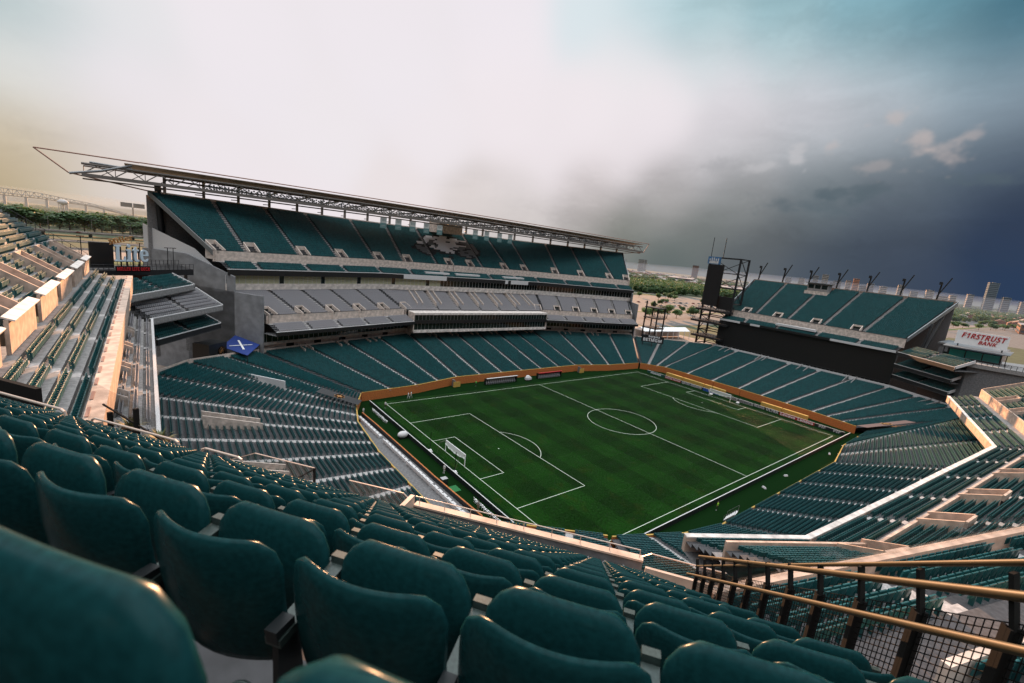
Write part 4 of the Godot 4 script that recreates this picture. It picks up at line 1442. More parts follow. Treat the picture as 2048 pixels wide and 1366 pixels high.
		obj("hoop", b, M.rail, gr)
		b = MB.new()
		b.tube(V(q[0], y + 0.92, -q[2]), V(q[1], y + 0.92, -q[2]), 0.036, 10)
		obj("cross_tube", b, M.rail, gr)
		i += 1
	# black fence and stair mouth at the front
	var vf := thing("gate_fence", "black post and mesh fence round the stair mouth below the seats", "fence", T)
	var pl := [V(-14.6, -9.0, -12.3), V(-11.6, -9.0, -12.25), V(-8.4, -9.0, -12.2)]
	for k in 5:
		var p: Vector3 = pl[0].lerp(pl[2], k / 4.0)
		b = MB.new()
		b.box(p + UP * 0.62, V(0.20, 1.35, 0.08))
		obj("post", b, M.black, vf)
	b = MB.new()
	for h in [0.75, 1.0, 1.25]: b.tube(pl[0] + UP * h, pl[2] + UP * h, 0.03 if h > 1.2 else 0.022, 6)
	obj("rails", b, M.steel, vf)
	b = MB.new()
	for k in 62: b.tube(pl[0].lerp(pl[2], k / 62.0), pl[0].lerp(pl[2], k / 62.0) + UP * 0.72, 0.006, 4)
	for k in 8: b.tube(pl[0] + UP * 0.09 * k, pl[2] + UP * 0.09 * k, 0.006, 4)
	var vm := obj("wire_mesh", b, M.black, vf)
	vm.set_meta("kind", "stuff")
	# mouth landing and walls
	var mo := thing("stair_mouth", "beige landing and side walls of the stair mouth in the corner deck", "stairs", T)
	b = MB.new()
	b.box(V(-13.0, -11.7, -15.0), V(9.6, 0.2, 4.8))
	obj("landing", b, M.beige_warm, mo)
	b = MB.new()
	b.box(V(-8.3, -10.9, -14.7), V(0.2, 1.9, 4.6))
	obj("side_wall", b, M.beige_warm, mo)
	# glass balustrades at the front edge
	var gl := [["glass balustrade with a pale rail left of the two over the goal end", [V(-19.7, -11.3, -17.2), V(-17.15, -10.1, -17.2), V(-13.64, -10.05, -17.2)], -12.2], ["glass balustrade with a glowing pink rail beside the ring hooks", [V(-11.7, -10.2, -17.2), V(-8.87, -10.12, -17.2), V(-7.75, -10.9, -17.2)], -11.6], ["pointed glass balustrade with a gleaming rail before the touchline", [V(0.95, -10.9, -17.6), V(2.05, -10.15, -17.6), V(4.84, -10.15, -17.6)], -11.6]]
	for q in gl:
		var g := thing("glass_balustrade", q[0], "balustrade", T, "glass balustrades of the corner deck")
		for k in 2:
			var p0: Vector3 = q[1][k]
			var p1: Vector3 = q[1][k + 1]
			b = MB.new()
			b.prism([p0, p1, V(p1.x, q[2], p1.z), V(p0.x, q[2], p0.z)], V(0, 0, -0.02))
			obj("glass_panel", b, M.glass, g)
			b = MB.new()
			b.beam(p0, p1, 0.05, 0.03)
			obj("rail", b, M.rail, g)
		b = MB.new()
		var pe: Vector3 = q[1][2]
		b.beam(V(pe.x, pe.y, pe.z), V(pe.x + 0.02, q[2], pe.z), 0.09, 0.09)
		b.beam(V(pe.x, pe.y - 0.05, pe.z), V(pe.x - 1.4, pe.y - 0.9, pe.z + 3.2), 0.05, 0.05)
		obj("end_post", b, M.black, g)
	# planted terrace with a black wall at the far left of the deck
	var pt := thing("planted_terrace", "black wall and glass screen of a small planted terrace", "terrace", T)
	b = MB.new()
	b.box(V(-24.4, -7.5, -12.0), V(3.2, 2.2, 0.2))
	obj("black_wall", b, M.black, pt)
	b = MB.new()
	b.box(V(-20.4, -8.2, -14.0), V(0.16, 1.6, 0.16))
	b.box(V(-22.0, -8.6, -14.0), V(0.16, 1.4, 0.16))
	b.box(V(-18.6, -9.4, -14.0), V(0.16, 1.6, 0.16))
	b.beam(V(-22.4, -7.6, -14.0), V(-18.4, -8.7, -14.0), 0.06, 0.06)
	obj("posts", b, M.black, pt)
	b = MB.new()
	b.prism([V(-23.6, -6.6, -14.1), V(-19.4, -7.5, -14.1), V(-19.4, -9.6, -14.1), V(-23.6, -9.0, -14.1)], V(0, 0, -0.03))
	obj("glass_screen", b, M.glass, pt)
	for q in [[-22.6, -8.2, -15.2, "spiky plant behind the glass screen, nearest the black wall"], [-20.9, -8.6, -15.4, "spiky plant behind the middle of the glass screen"], [-18.6, -9.6, -15.0, "spiky plant at the low end of the glass screen"]]:
		var pn := thing("potted_plant", q[3], "plant", T * Transform3D(Basis.IDENTITY, V(q[0], q[1] - 1.0, q[2])), "plants on the terrace")
		b = MB.new()
		b.tube(V(0, -0.6, 0), V(0, 0.0, 0), 0.28, 12, 0.36)
		obj("pot", b, M.black, pn)
		b = MB.new()
		for k in 46:
			var az := rng.randf() * TAU
			var up := rng.randf_range(0.3, 1.3)
			var l := rng.randf_range(0.5, 0.95)
			var d := V(cos(az) * cos(up), sin(up), sin(az) * cos(up))
			var s := d.cross(UP).normalized() * 0.045
			var m := d * l * 0.6
			var e := d * l - UP * 0.16 * l
			b.quad(-s, m - s, m + s, s)
			b.tri(m - s, e, m + s)
		obj("leaves", b, M.plant, pn)

func multi(called: String, mesh: Mesh, m: Material, xf: Array, cols := []) -> MultiMeshInstance3D:
	var mm := MultiMesh.new()
	mm.transform_format = MultiMesh.TRANSFORM_3D
	if cols.size() > 0: mm.use_colors = true
	mm.mesh = mesh
	mm.instance_count = xf.size()
	for i in xf.size():
		mm.set_instance_transform(i, xf[i])
		if cols.size() > 0: mm.set_instance_color(i, cols[i])
	var o := MultiMeshInstance3D.new()
	o.multimesh = mm
	o.material_override = m
	o.name = numbered(called)
	o.set_meta("kind", "stuff")
	add_child(o)
	return o

func far_seats() -> void:
	var b := MB.new()
	# back panel slightly curved, folded pan, bracket
	for k in 3:
		var x0 := -0.225 + 0.15 * k
		var z0: float = [-0.03, 0.0, 0.0][k]
		var z1: float = [0.0, 0.0, -0.03][k]
		b.hexa([V(x0, 0.40, z0 - 0.08), V(x0 + 0.15, 0.40, z1 - 0.08), V(x0 + 0.15, 0.40, z1 - 0.045), V(x0, 0.40, z0 - 0.045), V(x0, 0.84, z0 - 0.015), V(x0 + 0.15, 0.84, z1 - 0.015), V(x0 + 0.15, 0.84, z1 + 0.02), V(x0, 0.84, z0 + 0.02)])
	b.hexa([V(-0.22, 0.34, -0.34), V(0.22, 0.34, -0.34), V(0.22, 0.34, -0.28), V(-0.22, 0.34, -0.28), V(-0.20, 0.70, -0.31), V(0.20, 0.70, -0.31), V(0.20, 0.70, -0.25), V(-0.20, 0.70, -0.25)])
	b.box(V(0.25, 0.30, -0.12), V(0.03, 0.6, 0.16))
	b.tube(V(-0.225, 0.84, -0.01), V(0.225, 0.84, -0.01), 0.032, 8)
	b.tube(V(-0.20, 0.70, -0.28), V(0.20, 0.70, -0.28), 0.036, 8)
	var mesh := b.mesh()
	var o := multi("teal_stand_seats", mesh, M.teal, teal_seats, teal_cols)
	tag(o, "thousands of teal seats filling the stands round the pitch", "seats")
	b = MB.new()
	b.box(V(0, 0.62, -0.2), V(0.53, 0.56, 0.34))
	M.cover.vertex_color_use_as_albedo = true
	o = multi("seat_covers", b.mesh(), M.cover, cover_seats, cover_cols)
	tag(o, "white, grey and black seat covers forming a bird head emblem on the far upper deck", "seat covers")
	o = multi("grey_club_seats", mesh, M.grey_seat, grey_seats)
	tag(o, "rows of grey seats on the club and mezzanine decks", "seats")

# ---------------------------------------------------------------- people: one smooth skin over a skeleton of tapered bones
func person_mesh(bones: Array) -> ArrayMesh:
	var cs := 0.042
	var lo := V(-0.55, -0.03, -0.45)
	var nx := 27
	var ny := 46
	var nz := 22
	var val := PackedFloat32Array()
	val.resize(nx * ny * nz)
	val.fill(1.0)
	var near := PackedInt32Array()
	near.resize(nx * ny * nz)
	var best := PackedFloat32Array()
	best.resize(nx * ny * nz)
	best.fill(9.0)
	for bi in bones.size():
		var q: Array = bones[bi]
		var a: Vector3 = q[0]
		var c: Vector3 = q[1]
		var ra: float = q[2]
		var rc: float = q[3]
		var ab := c - a
		var l2 := maxf(ab.length_squared(), 1e-6)
		var m := maxf(ra, rc) + 0.14
		var i0 := ((a.min(c) - V(m, m, m) - lo) / cs).floor()
		var i1 := ((a.max(c) + V(m, m, m) - lo) / cs).ceil()
		for i in range(maxi(0, int(i0.x)), mini(nx, int(i1.x) + 1)):
			for j in range(maxi(0, int(i0.y)), mini(ny, int(i1.y) + 1)):
				for k in range(maxi(0, int(i0.z)), mini(nz, int(i1.z) + 1)):
					var p := lo + V(i, j, k) * cs
					var t := clampf((p - a).dot(ab) / l2, 0.0, 1.0)
					var d := (p - a - ab * t).length() - lerpf(ra, rc, t)
					var id := (i * ny + j) * nz + k
					var o := val[id]
					var h := clampf(0.5 + 0.5 * (o - d) / 0.05, 0.0, 1.0)
					val[id] = lerpf(o, d, h) - 0.05 * h * (1.0 - h)
					if d < best[id]:
						best[id] = d
						near[id] = bi
	var vert := {}
	var st := SurfaceTool.new()
	st.begin(Mesh.PRIMITIVE_TRIANGLES)
	st.set_smooth_group(0)
	for i in nx - 1:
		for j in ny - 1:
			for k in nz - 1:
				var sum := Vector3.ZERO
				var cnt := 0
				var id0 := (i * ny + j) * nz + k
				for e in [[0, 0, 0, 1, 0, 0], [0, 1, 0, 1, 1, 0], [0, 0, 1, 1, 0, 1], [0, 1, 1, 1, 1, 1], [0, 0, 0, 0, 1, 0], [1, 0, 0, 1, 1, 0], [0, 0, 1, 0, 1, 1], [1, 0, 1, 1, 1, 1], [0, 0, 0, 0, 0, 1], [1, 0, 0, 1, 0, 1], [0, 1, 0, 0, 1, 1], [1, 1, 0, 1, 1, 1]]:
					var a := val[((i + e[0]) * ny + j + e[1]) * nz + k + e[2]]
					var c := val[((i + e[3]) * ny + j + e[4]) * nz + k + e[5]]
					if (a < 0.0) != (c < 0.0):
						var t := a / (a - c)
						sum += V(lerpf(e[0], e[3], t), lerpf(e[1], e[4], t), lerpf(e[2], e[5], t))
						cnt += 1
				if cnt > 0: vert[id0] = [lo + (V(i, j, k) + sum / cnt) * cs, bones[near[id0]][4]]
	for i in range(1, nx - 1):
		for j in range(1, ny - 1):
			for k in range(1, nz - 1):
				var id := (i * ny + j) * nz + k
				for ax in 3:
					var st_: int = [ny * nz, nz, 1][ax]
					var b := val[id + st_]
					if (val[id] < 0.0) == (b < 0.0): continue
					var u: int = [nz, 1, ny * nz][ax]
					var w: int = [1, ny * nz, nz][ax]
					var q := [id - u - w, id - w, id, id - u]
					var ok := true
					for z in q: ok = ok and vert.has(z)
					if not ok: continue
					if val[id] < 0.0: q.reverse()
					for z in [0, 1, 2, 0, 2, 3]:
						st.set_color(vert[q[z]][1])
						st.add_vertex(vert[q[z]][0])
	st.index()
	st.generate_normals()
	return st.commit()

func bones(pose: String, top: Color, leg: Color, skin := Color(0.30, 0.17, 0.11), hair := Color(0.03, 0.02, 0.015), shoe := Color(0.5, 0.5, 0.5)) -> Array:
	var s := 0.0 if pose == "stand" else 0.24
	var L := []
	L.append([V(0, 0.98, 0), V(0, 1.40, 0.0), 0.13, 0.15, top])
	L.append([V(-0.14, 1.42, 0), V(0.14, 1.42, 0), 0.085, 0.085, top])
	L.append([V(-0.09, 0.95, 0), V(0.09, 0.95, 0), 0.115, 0.115, leg])
	L.append([V(0, 1.46, 0), V(0, 1.57, -0.01), 0.055, 0.055, skin])
	L.append([V(0, 1.63, -0.015), V(0, 1.70, 0.0), 0.088, 0.092, skin])
	L.append([V(0, 1.71, 0.03), V(0, 1.74, 0.01), 0.088, 0.085, hair])
	L.append([V(0, 1.655, -0.10), V(0, 1.64, -0.115), 0.02, 0.018, skin])
	for k in [-1.0, 1.0]:
		var z: float = s * k
		L.append([V(0.10 * k, 0.92, 0), V(0.105 * k, 0.50, -z * 0.75), 0.088, 0.062, leg])
		L.append([V(0.105 * k, 0.50, -z * 0.75), V(0.11 * k, 0.09, -z * 0.9 + (0.10 if z < 0 else 0.0)), 0.060, 0.042, leg])
		L.append([V(0.11 * k, 0.04, -z * 0.9 + (0.10 if z < 0 else 0.0)), V(0.12 * k, 0.03, -z * 0.9 - 0.15 + (0.10 if z < 0 else 0.0)), 0.045, 0.04, shoe])
		L.append([V(0.19 * k, 1.40, 0), V(0.25 * k, 1.12, z * 0.35), 0.055, 0.045, top])
		L.append([V(0.25 * k, 1.12, z * 0.35), V(0.25 * k, 0.88, z * 0.3 - 0.10), 0.042, 0.033, skin])
		L.append([V(0.25 * k, 0.87, z * 0.3 - 0.11), V(0.245 * k, 0.79, z * 0.3 - 0.13), 0.034, 0.026, skin])
	return L

func person(label: String, pose: String, at: Vector3, turn: float, top: Color, leg: Color) -> void:
	M.skin.vertex_color_use_as_albedo = true
	var o := inst("person", person_mesh(bones(pose, top, leg)), M.skin, self, Transform3D(Basis(UP, turn), at))
	tag(o, label, "person", "people on and round the pitch")

func goal(at: Vector3, turn: float, label: String) -> void:
	var g := thing("football_goal", label, "goal", Transform3D(Basis(UP, turn), at))
	for s in [-1, 1]:
		var b := MB.new()
		b.tube(V(s * 3.72, 0, 0), V(s * 3.72, 2.5, 0), 0.085, 12)
		obj("post", b, M.white, g)
		b = MB.new()
		b.tube(V(s * 3.72, 2.44, 0.05), V(s * 3.72, 2.3, 1.4), 0.03, 8)
		b.tube(V(s * 3.72, 2.3, 1.4), V(s * 3.72, 0, 2.0), 0.025, 8)
		obj("net_stay", b, M.steel, g)
	var c := MB.new()
	c.tube(V(-3.78, 2.5, 0), V(3.78, 2.5, 0), 0.085, 12)
	obj("crossbar", c, M.white, g)
	var n := MB.new()
	var pts := []
	for i in 25:
		var t := i / 24.0
		pts.append(V(lerpf(-3.7, 3.7, t), 1.72 - 0.42 * sin(PI * t) + 0.06 * sin(t * 23.0), 0.12))
	for i in 24:
		n.tube(pts[i], pts[i + 1], 0.10 + 0.05 * sin(i * 1.7), 7)
		n.quad(pts[i], pts[i + 1], V(pts[i + 1].x, 2.46, 0.05), V(pts[i].x, 2.46, 0.05))
	obj("gathered_net", n, M.net, g)

func ad_board(z0: float, z1: float, bg: Material, text: String, fg: Material, label: String, font := "Droid Sans", count := 1) -> void:
	var t := thing("advertising_board", label, "advertising board", Transform3D(Basis(UP, -PI / 2), V(56.6, 0.0, (z0 + z1) / 2)), "boards behind the far goal")
	var w := z1 - z0 - 0.08
	var b := MB.new()
	b.box(V(0, 0.50, -0.12), V(w, 0.98, 0.12))
	obj("panel", b, bg, t)
	b = MB.new()
	b.box(V(0, 1.01, -0.12), V(w, 0.04, 0.16))
	obj("top_rim", b, M.panel_white, t)
	for i in count:
		var l := letters("lettering", text, 0.95, Transform3D(Basis.IDENTITY, V((i - (count - 1) * 0.5) * w / count, 0.5, -0.045)), fg, t, font, 700, 0.03)
		var aw: float = l.mesh.get_aabb().size.x
		var lim := w / count * 0.9
		l.scale = V(minf(1.35, lim / maxf(aw, 0.1)), minf(1.05, lim / maxf(aw, 0.1) * 1.2), 1)

func field_things() -> void:
	mat("skin", Color(1, 1, 1), 0.7)
	mat("net", lin(0.62, 0.66, 0.62), 0.9)
	mat("ad_green", lin(0.012, 0.06, 0.05), 0.4)
	mat("ad_red", lin(0.30, 0.012, 0.02), 0.4)
	mat("ad_maroon", lin(0.02, 0.018, 0.02), 0.4)
	mat("ad_blue", lin(0.02, 0.07, 0.30), 0.4)
	mat("ad_grey", lin(0.30, 0.30, 0.30), 0.4)
	mat("ad_black", lin(0.012, 0.014, 0.016), 0.4)
	mat("turf_mat", lin(0.012, 0.13, 0.035), 0.9)
	mat("hivis", lin(0.35, 0.6, 0.03), 0.7)
	goal(V(-52.5, 0, 0), -PI / 2, "white goal nearer the camera with its net gathered up")
	goal(V(52.5, 0, 0), PI / 2, "small white goal before the advertising boards at the far end")
	for q in [[-55.4, -5.0, "black net pole behind the nearer goal, beside its far post"], [-55.5, 5.0, "black net pole behind the nearer goal, beside its near post"], [54.9, -4.2, "black net pole behind the far goal on the dugout side"], [54.9, 5.3, "black net pole behind the far goal on the camera side"]]:
		var p := thing("net_pole", q[2], "pole", Transform3D(Basis.IDENTITY, V(q[0], 0, q[1])), "net poles behind the goals")
		var b := MB.new()
		b.tube(V(0, 0.3, 0), V(0, 4.2, 0), 0.07, 8)
		obj("mast", b, M.black, p)
		b = MB.new()
		b.hexa([V(-0.5, 0.012, -0.4), V(0.5, 0.012, -0.4), V(0.5, 0.012, 0.4), V(-0.5, 0.012, 0.4), V(-0.32, 0.42, -0.26), V(0.32, 0.42, -0.26), V(0.32, 0.42, 0.26), V(-0.32, 0.42, 0.26)])
		obj("ballast", b, M.white, p)
	ad_board(-32.5, -24.4, M.ad_green, "Hisense", M.white, "dark green board with white letters at the dugout corner of the far end")
	ad_board(-24.3, -17.5, M.ad_red, "Coca-Cola", M.white, "red board with two small white scripts at the far end", "Droid Serif", 2)
	ad_board(-17.4, -8.5, M.ad_maroon, "QATAR AIRWAYS", M.panel_white, "near black board with pale airline lettering")
	ad_board(-8.4, -1.4, M.ad_blue, "VISA", M.white, "blue board with white letters right behind the far goal")
	ad_board(-1.3, 9.5, M.ad_grey, "BANK OF AMERICA", M.ad_maroon, "grey board with dark bank lettering beside the far goal")
	ad_board(9.6, 13.4, M.ad_black, "Michelob", M.panel_white, "black board with a pale beer script", "Droid Serif")
	ad_board(13.5, 17.6, M.ad_black, "ULTRA", M.panel_white, "black board with widely set white capitals")
	ad_board(17.7, 27.8, M.ad_red, "Lenovo", M.white, "long red board with one white word set twice", "Droid Sans", 2)
	ad_board(27.9, 35.6, M.ad_black, "PIF", M.panel_white, "black board with two small white marks nearest the corner flag", "Droid Sans", 2)
	# boards seen from behind
	var run := func(called: String, label: String, a: Vector3, c: Vector3, n: int) -> void:
		var t := thing(called, label, "advertising board")
		for i in n:
			var p: Vector3 = a.lerp(c, (i + 0.01) / n)
			var q: Vector3 = a.lerp(c, (i + 0.99) / n)
			var b := MB.new()
			b.beam(p + UP * 0.5, q + UP * 0.5, 0.10, 0.98)
			obj("panel", b, M.ad_black, t)
			b = MB.new()
			var o := (c - a).normalized().cross(UP) * 0.5 * (1.0 if called == "goal_line_boards" else 1.0)
			for k in 3:
				var m := p.lerp(q, 0.2 + 0.3 * k)
				b.beam(m + UP * 0.9, m + o, 0.05, 0.05)
			b.beam(p + o + UP * 0.04, q + o + UP * 0.04, 0.07, 0.07)
			var br := obj("brace", b, M.dark_metal, t)
			br.set_meta("kind", "stuff")
		var b2 := MB.new()
		b2.beam(a + UP * 1.01, c + UP * 1.01, 0.16, 0.04)
		obj("top_rim", b2, M.panel_white, t)
	run.call("goal_line_boards", "black row of boards seen from behind along the nearer goal line", V(-56.4, 0, 36.0), V(-56.4, 0, -35.4), 12)
	run.call("touchline_boards", "black row of boards seen from behind along the camera side touchline", V(58.2, 0, 36.45), V(-55.5, 0, 36.45), 18)
	# dugouts
	for q in [[-17.8, -5.4, "dugout with a pale blue roof along the far touchline", "panel_white"], [3.9, 15.0, "dugout with a red roof along the far touchline", "red"]]:
		var d := thing("dugout", q[2], "dugout", Transform3D(Basis.IDENTITY, V((q[0] + q[1]) / 2, 0, -39.6)), "dugouts")
		var w: float = q[1] - q[0]
		var b := MB.new()
		for i in 6:
			var t0 := i / 6.0 * 1.25
			var t1 := (i + 1) / 6.0 * 1.25
			b.quad(V(-w / 2, 1.2 + 0.95 * sin(t0), -0.6 + 1.5 * (1.0 - cos(t0))), V(w / 2, 1.2 + 0.95 * sin(t0), -0.6 + 1.5 * (1.0 - cos(t0))), V(w / 2, 1.2 + 0.95 * sin(t1), -0.6 + 1.5 * (1.0 - cos(t1))), V(-w / 2, 1.2 + 0.95 * sin(t1), -0.6 + 1.5 * (1.0 - cos(t1))))
		b.box(V(0, 2.14, 0.55), V(w, 0.08, 0.5))
		obj("roof", b, M[q[3]], d)
		b = MB.new()
		b.box(V(0, 0.65, -0.62), V(w, 1.3, 0.06))
		obj("back_panel", b, M.ad_black, d)
		for s in [-1, 1]:
			b = MB.new()
			b.box(V(s * w / 2, 1.0, -0.1), V(0.05, 2.0, 1.0))
			obj("side_panel", b, M.glass_dark, d)
		for i in 14:
			b = MB.new()
			var x := lerpf(-w / 2 + 0.6, w / 2 - 0.6, i / 13.0)
			b.box(V(x, 0.45, -0.05), V(0.55, 0.12, 0.5))
			b.box(V(x, 0.85, -0.32), V(0.55, 0.8, 0.12), Basis(Vector3.RIGHT, -0.15))
			b.box(V(x, 0.22, -0.05), V(0.3, 0.4, 0.3))
			obj("bucket_seat", b, M.grey_seat, d)
	# wheeled cart between the dugouts
	var kt := thing("covered_cart", "small white covered cart between the two dugouts", "cart", Transform3D(Basis.IDENTITY, V(-0.7, 0, -39.0)))
	var kb := MB.new()
	kb.box(V(0, 0.75, 0), V(2.0, 0.8, 1.2))
	kb.prism([V(-0.9, 1.15, 0.5), V(0.9, 1.15, 0.5), V(0.4, 1.7, 0.2), V(-0.4, 1.7, 0.2)], V(0, 0, -0.8))
	obj("body", kb, M.panel_white, kt)
	for s in [[-0.7, 0.6], [0.7, 0.6], [-0.7, -0.6], [0.7, -0.6]]:
		kb = MB.new()
		kb.tube(V(s[0], 0.25, s[1] - 0.06), V(s[0], 0.25, s[1] + 0.06), 0.25, 12)
		obj("wheel", kb, M.black, kt)
	# white folding chairs behind the goal line boards
	var proto: Node3D = null
	var n := 0
	for q in [[-57.4, -30.4, -22.4, 13], [-57.6, 15.2, 24.0, 15]]:
		for i in q[3]:
			var z := lerpf(q[1], q[2], float(i) / (q[3] - 1))
			var lab: String = "white folding chair behind the goal line boards, %s of the row %s" % [["first", "second", "third", "fourth", "fifth", "sixth", "seventh", "eighth", "ninth", "tenth", "eleventh", "twelfth", "thirteenth", "fourteenth", "fifteenth"][i], "by the far corner" if q[1] < 0 else "nearest the camera"]
			var at := Transform3D(Basis(UP, -PI / 2 + rng.randf_range(-0.15, 0.15)), V(q[0] + rng.randf_range(-0.08, 0.08), 0.0, z))
			if proto == null:
				proto = thing("folding_chair", lab, "chair", at, "white chairs behind the goal line boards")
				var b := MB.new()
				b.box(V(0, 0.45, 0), V(0.44, 0.05, 0.42))
				obj("seat", b, M.white, proto)
				b = MB.new()
				b.box(V(0, 0.72, 0.22), V(0.44, 0.30, 0.04), Basis(Vector3.RIGHT, 0.15))
				obj("backrest", b, M.white, proto)
				for s in [-0.2, 0.2]:
					b = MB.new()
					b.tube(V(s, 0, -0.2), V(s, 0.86, 0.24), 0.018, 6)
					b.tube(V(s, 0, 0.22), V(s, 0.45, -0.16), 0.018, 6)
					obj("leg_frame", b, M.white, proto)
			else: copy(proto, at, lab)
			n += 1
	# field level lounge behind the nearer goal
	var lg := thing("field_lounge", "narrow sunken terrace with an orange rail behind the nearer goal", "terrace")
	var b := MB.new()
	wall(b, [Vector2(-60.0, 20.5), Vector2(-60.6, 6.0), Vector2(-60.9, -20), Vector2(-61.2, -28)], 0.0, 1.05, -0.14)
	obj("padded_wall", b, M.ad_black, lg)
	b = MB.new()
	wall(b, [Vector2(-59.96, 20.5), Vector2(-60.56, 6.0), Vector2(-60.86, -20), Vector2(-61.16, -28)], 1.05, 1.14, -0.24)
	obj("orange_rail", b, M.orange_wall, lg)
	b = MB.new()
	b.quad(V(-60.2, 0.3, 20), V(-66, 0.3, 15), V(-66, 0.3, -20), V(-61.3, 0.3, -27))
	obj("floor", b, M.concrete_dark, lg)
	var sofa: Node3D = null
	var si := 0
	for q in [[-26.2, -15.0, 8], [-11.6, -2.6, 7], [-0.8, 7.2, 7], [9.0, 17.8, 7]]:
		for i in q[2]:
			var z := lerpf(q[0], q[1], float(i) / (q[2] - 1))
			var lab: String = "white cushioned lounge seat behind the orange rail, %s along from the far corner" % ORD[si].replace("front", "first")
			var at := Transform3D(Basis(UP, -PI / 2), V(-61.9 + 0.012 * z, 0.3, z))
			if sofa == null:
				sofa = thing("lounge_seat", lab, "seat", at, "white lounge seats behind the nearer goal")
				b = MB.new()
				b.box(V(0, 0.28, 0), V(1.12, 0.42, 0.8))
				obj("cushion", b, M.panel_white, sofa)
				b = MB.new()
				b.box(V(0, 0.62, 0.40), V(1.12, 0.5, 0.2))
				obj("backrest", b, M.panel_white, sofa)
				b = MB.new()
				b.box(V(0, 0.035, 0), V(1.0, 0.07, 0.7))
				obj("base", b, M.black, sofa)
			else: copy(sofa, at, lab)
			si += 1
	struct(sheet("turf_mat", -60.3, 8.9, -57.6, 10.9, 0.016, M.turf_mat))
	# yellow barrier behind the far goal, set before the orange wall
	var yb := thing("yellow_barrier", "long yellow padded barrier between the far boards and the orange wall", "barrier")
	for q in [[-26.0, -19.0], [-18.6, -10.2], [-9.8, -2.0], [10.5, 17.0], [17.3, 24.6]]:
		b = MB.new()
		b.box(V(60.4, 0.75, (q[0] + q[1]) / 2), V(0.9, 1.5, q[1] - q[0]))
		obj("pad", b, M.yellow_wall, yb)
	# portable steps and small site things
	var ws := thing("portable_steps", "white portable steps leaning on the orange wall of the near stand", "steps", Transform3D(Basis(UP, 0.2), V(-21.6, 0, 41.2)))
	for k in 6:
		b = MB.new()
		b.box(V(0, 0.32 * (k + 1), 0.25 * k - 0.8), V(2.2, 0.06, 0.3))
		obj("step", b, M.panel_white, ws)
	for s in [-1.12, 1.12]:
		b = MB.new()
		b.beam(V(s, 0.2, -0.95), V(s, 2.1, 0.6), 0.06, 0.16)
		b.beam(V(s, 1.2, -0.95), V(s, 3.1, 0.6), 0.05, 0.05)
		b.beam(V(s, 0.2, -0.95), V(s, 1.2, -0.95), 0.05, 0.05)
		b.beam(V(s, 2.1, 0.6), V(s, 3.1, 0.6), 0.05, 0.05)
		obj("side_rail", b, M.galv, ws)
	for q in [[-27.5, -41.4, "yellow steps through the orange wall left of the dugouts"], [26.9, -41.2, "yellow steps through the orange wall beyond the red dugout"]]:
		var ys := thing("wall_steps", q[2], "steps", Transform3D(Basis.IDENTITY, V(q[0], 0, q[1])))
		for k in 6:
			b = MB.new()
			b.box(V(-0.32 * k + 0.8, 0.18 * (k + 1), 0), V(0.34, 0.36 * (k + 1) * 0.99, 1.2))
			obj("step", b, M.galv, ys)
		b = MB.new()
		b.box(V(0, 0.8, 0.72), V(2.4, 1.6, 0.12))
		obj("side_panel", b, M.yellow_wall, ys)
	var cv := thing("covered_machine", "rounded white sheet over a machine behind the goal line boards", "machine", Transform3D(Basis.IDENTITY, V(-57.6, 0, -13.2)))
	var sm := SphereMesh.new()
	sm.radius = 0.95
	sm.height = 1.5
	sm.radial_segments = 20
	sm.rings = 10
	inst("sheet_cover", sm, M.panel_white, cv, Transform3D(Basis.IDENTITY.scaled(V(1.25, 1.0, 0.8)), V(0, 0.85, 0)))
	b = MB.new()
	b.box(V(0, 0.2, 0), V(1.6, 0.4, 0.9))
	obj("base", b, M.black, cv)
	var cc := thing("camera_case", "black equipment case with a grey lid beside the lounge rail", "case", Transform3D(Basis.IDENTITY, V(-59.3, 0, 7.6)))
	b = MB.new()
	b.box(V(0, 0.55, 0), V(1.1, 1.0, 0.9))
	obj("box", b, M.ad_black, cc)
	b = MB.new()
	b.box(V(0, 1.1, 0), V(1.14, 0.1, 0.94))
	obj("lid", b, M.steel_light, cc)
	var W := Color(0.62, 0.62, 0.60)
	var K := Color(0.02, 0.02, 0.022)
	person("person in white shirt and dark shorts at the far corner flag", "stand", V(-53.9, 0.01, -31.4), 2.4, W, K)
	person("person in white walking by the orange wall, the nearer of two side by side", "walk", V(-45.4, 0.0, -36.2), 1.2, W, W)
	person("person in white walking by the orange wall, the farther of two side by side", "walk", V(-44.4, 0.0, -36.6), 1.0, W, Color(0.5, 0.48, 0.42))
	person("person in white standing at the start of the orange lounge rail", "stand", V(-60.3, 0.0, -29.2), 0.4, W, Color(0.45, 0.42, 0.36))
	person("person in grey standing beside the nearer row of white chairs", "stand", V(-58.5, 0.0, 17.4), -0.9, Color(0.22, 0.2, 0.18), Color(0.25, 0.17, 0.1))
	person("person in a bright green vest by the camera side boards", "stand", V(-20.1, 0.0, 37.9), 0.2, Color(0.25, 0.5, 0.03), K)
	person("person in a green vest beside the pale blue dugout", "stand", V(-21.4, 0.0, -39.4), 0.1, Color(0.10, 0.42, 0.06), K)
	person("person in white behind the goal line boards beside the near net pole", "stand", V(-57.3, 0.0, 4.2), 1.9, W, W)
	# ball bags and bottles: small white litter by the boards
	var bags := [[35.0, 38.6, "camera side boards below the halfway line"], [9.0, 38.3, "middle of the camera side boards"], [-2.0, 38.4, "camera side boards before the green vest"]]
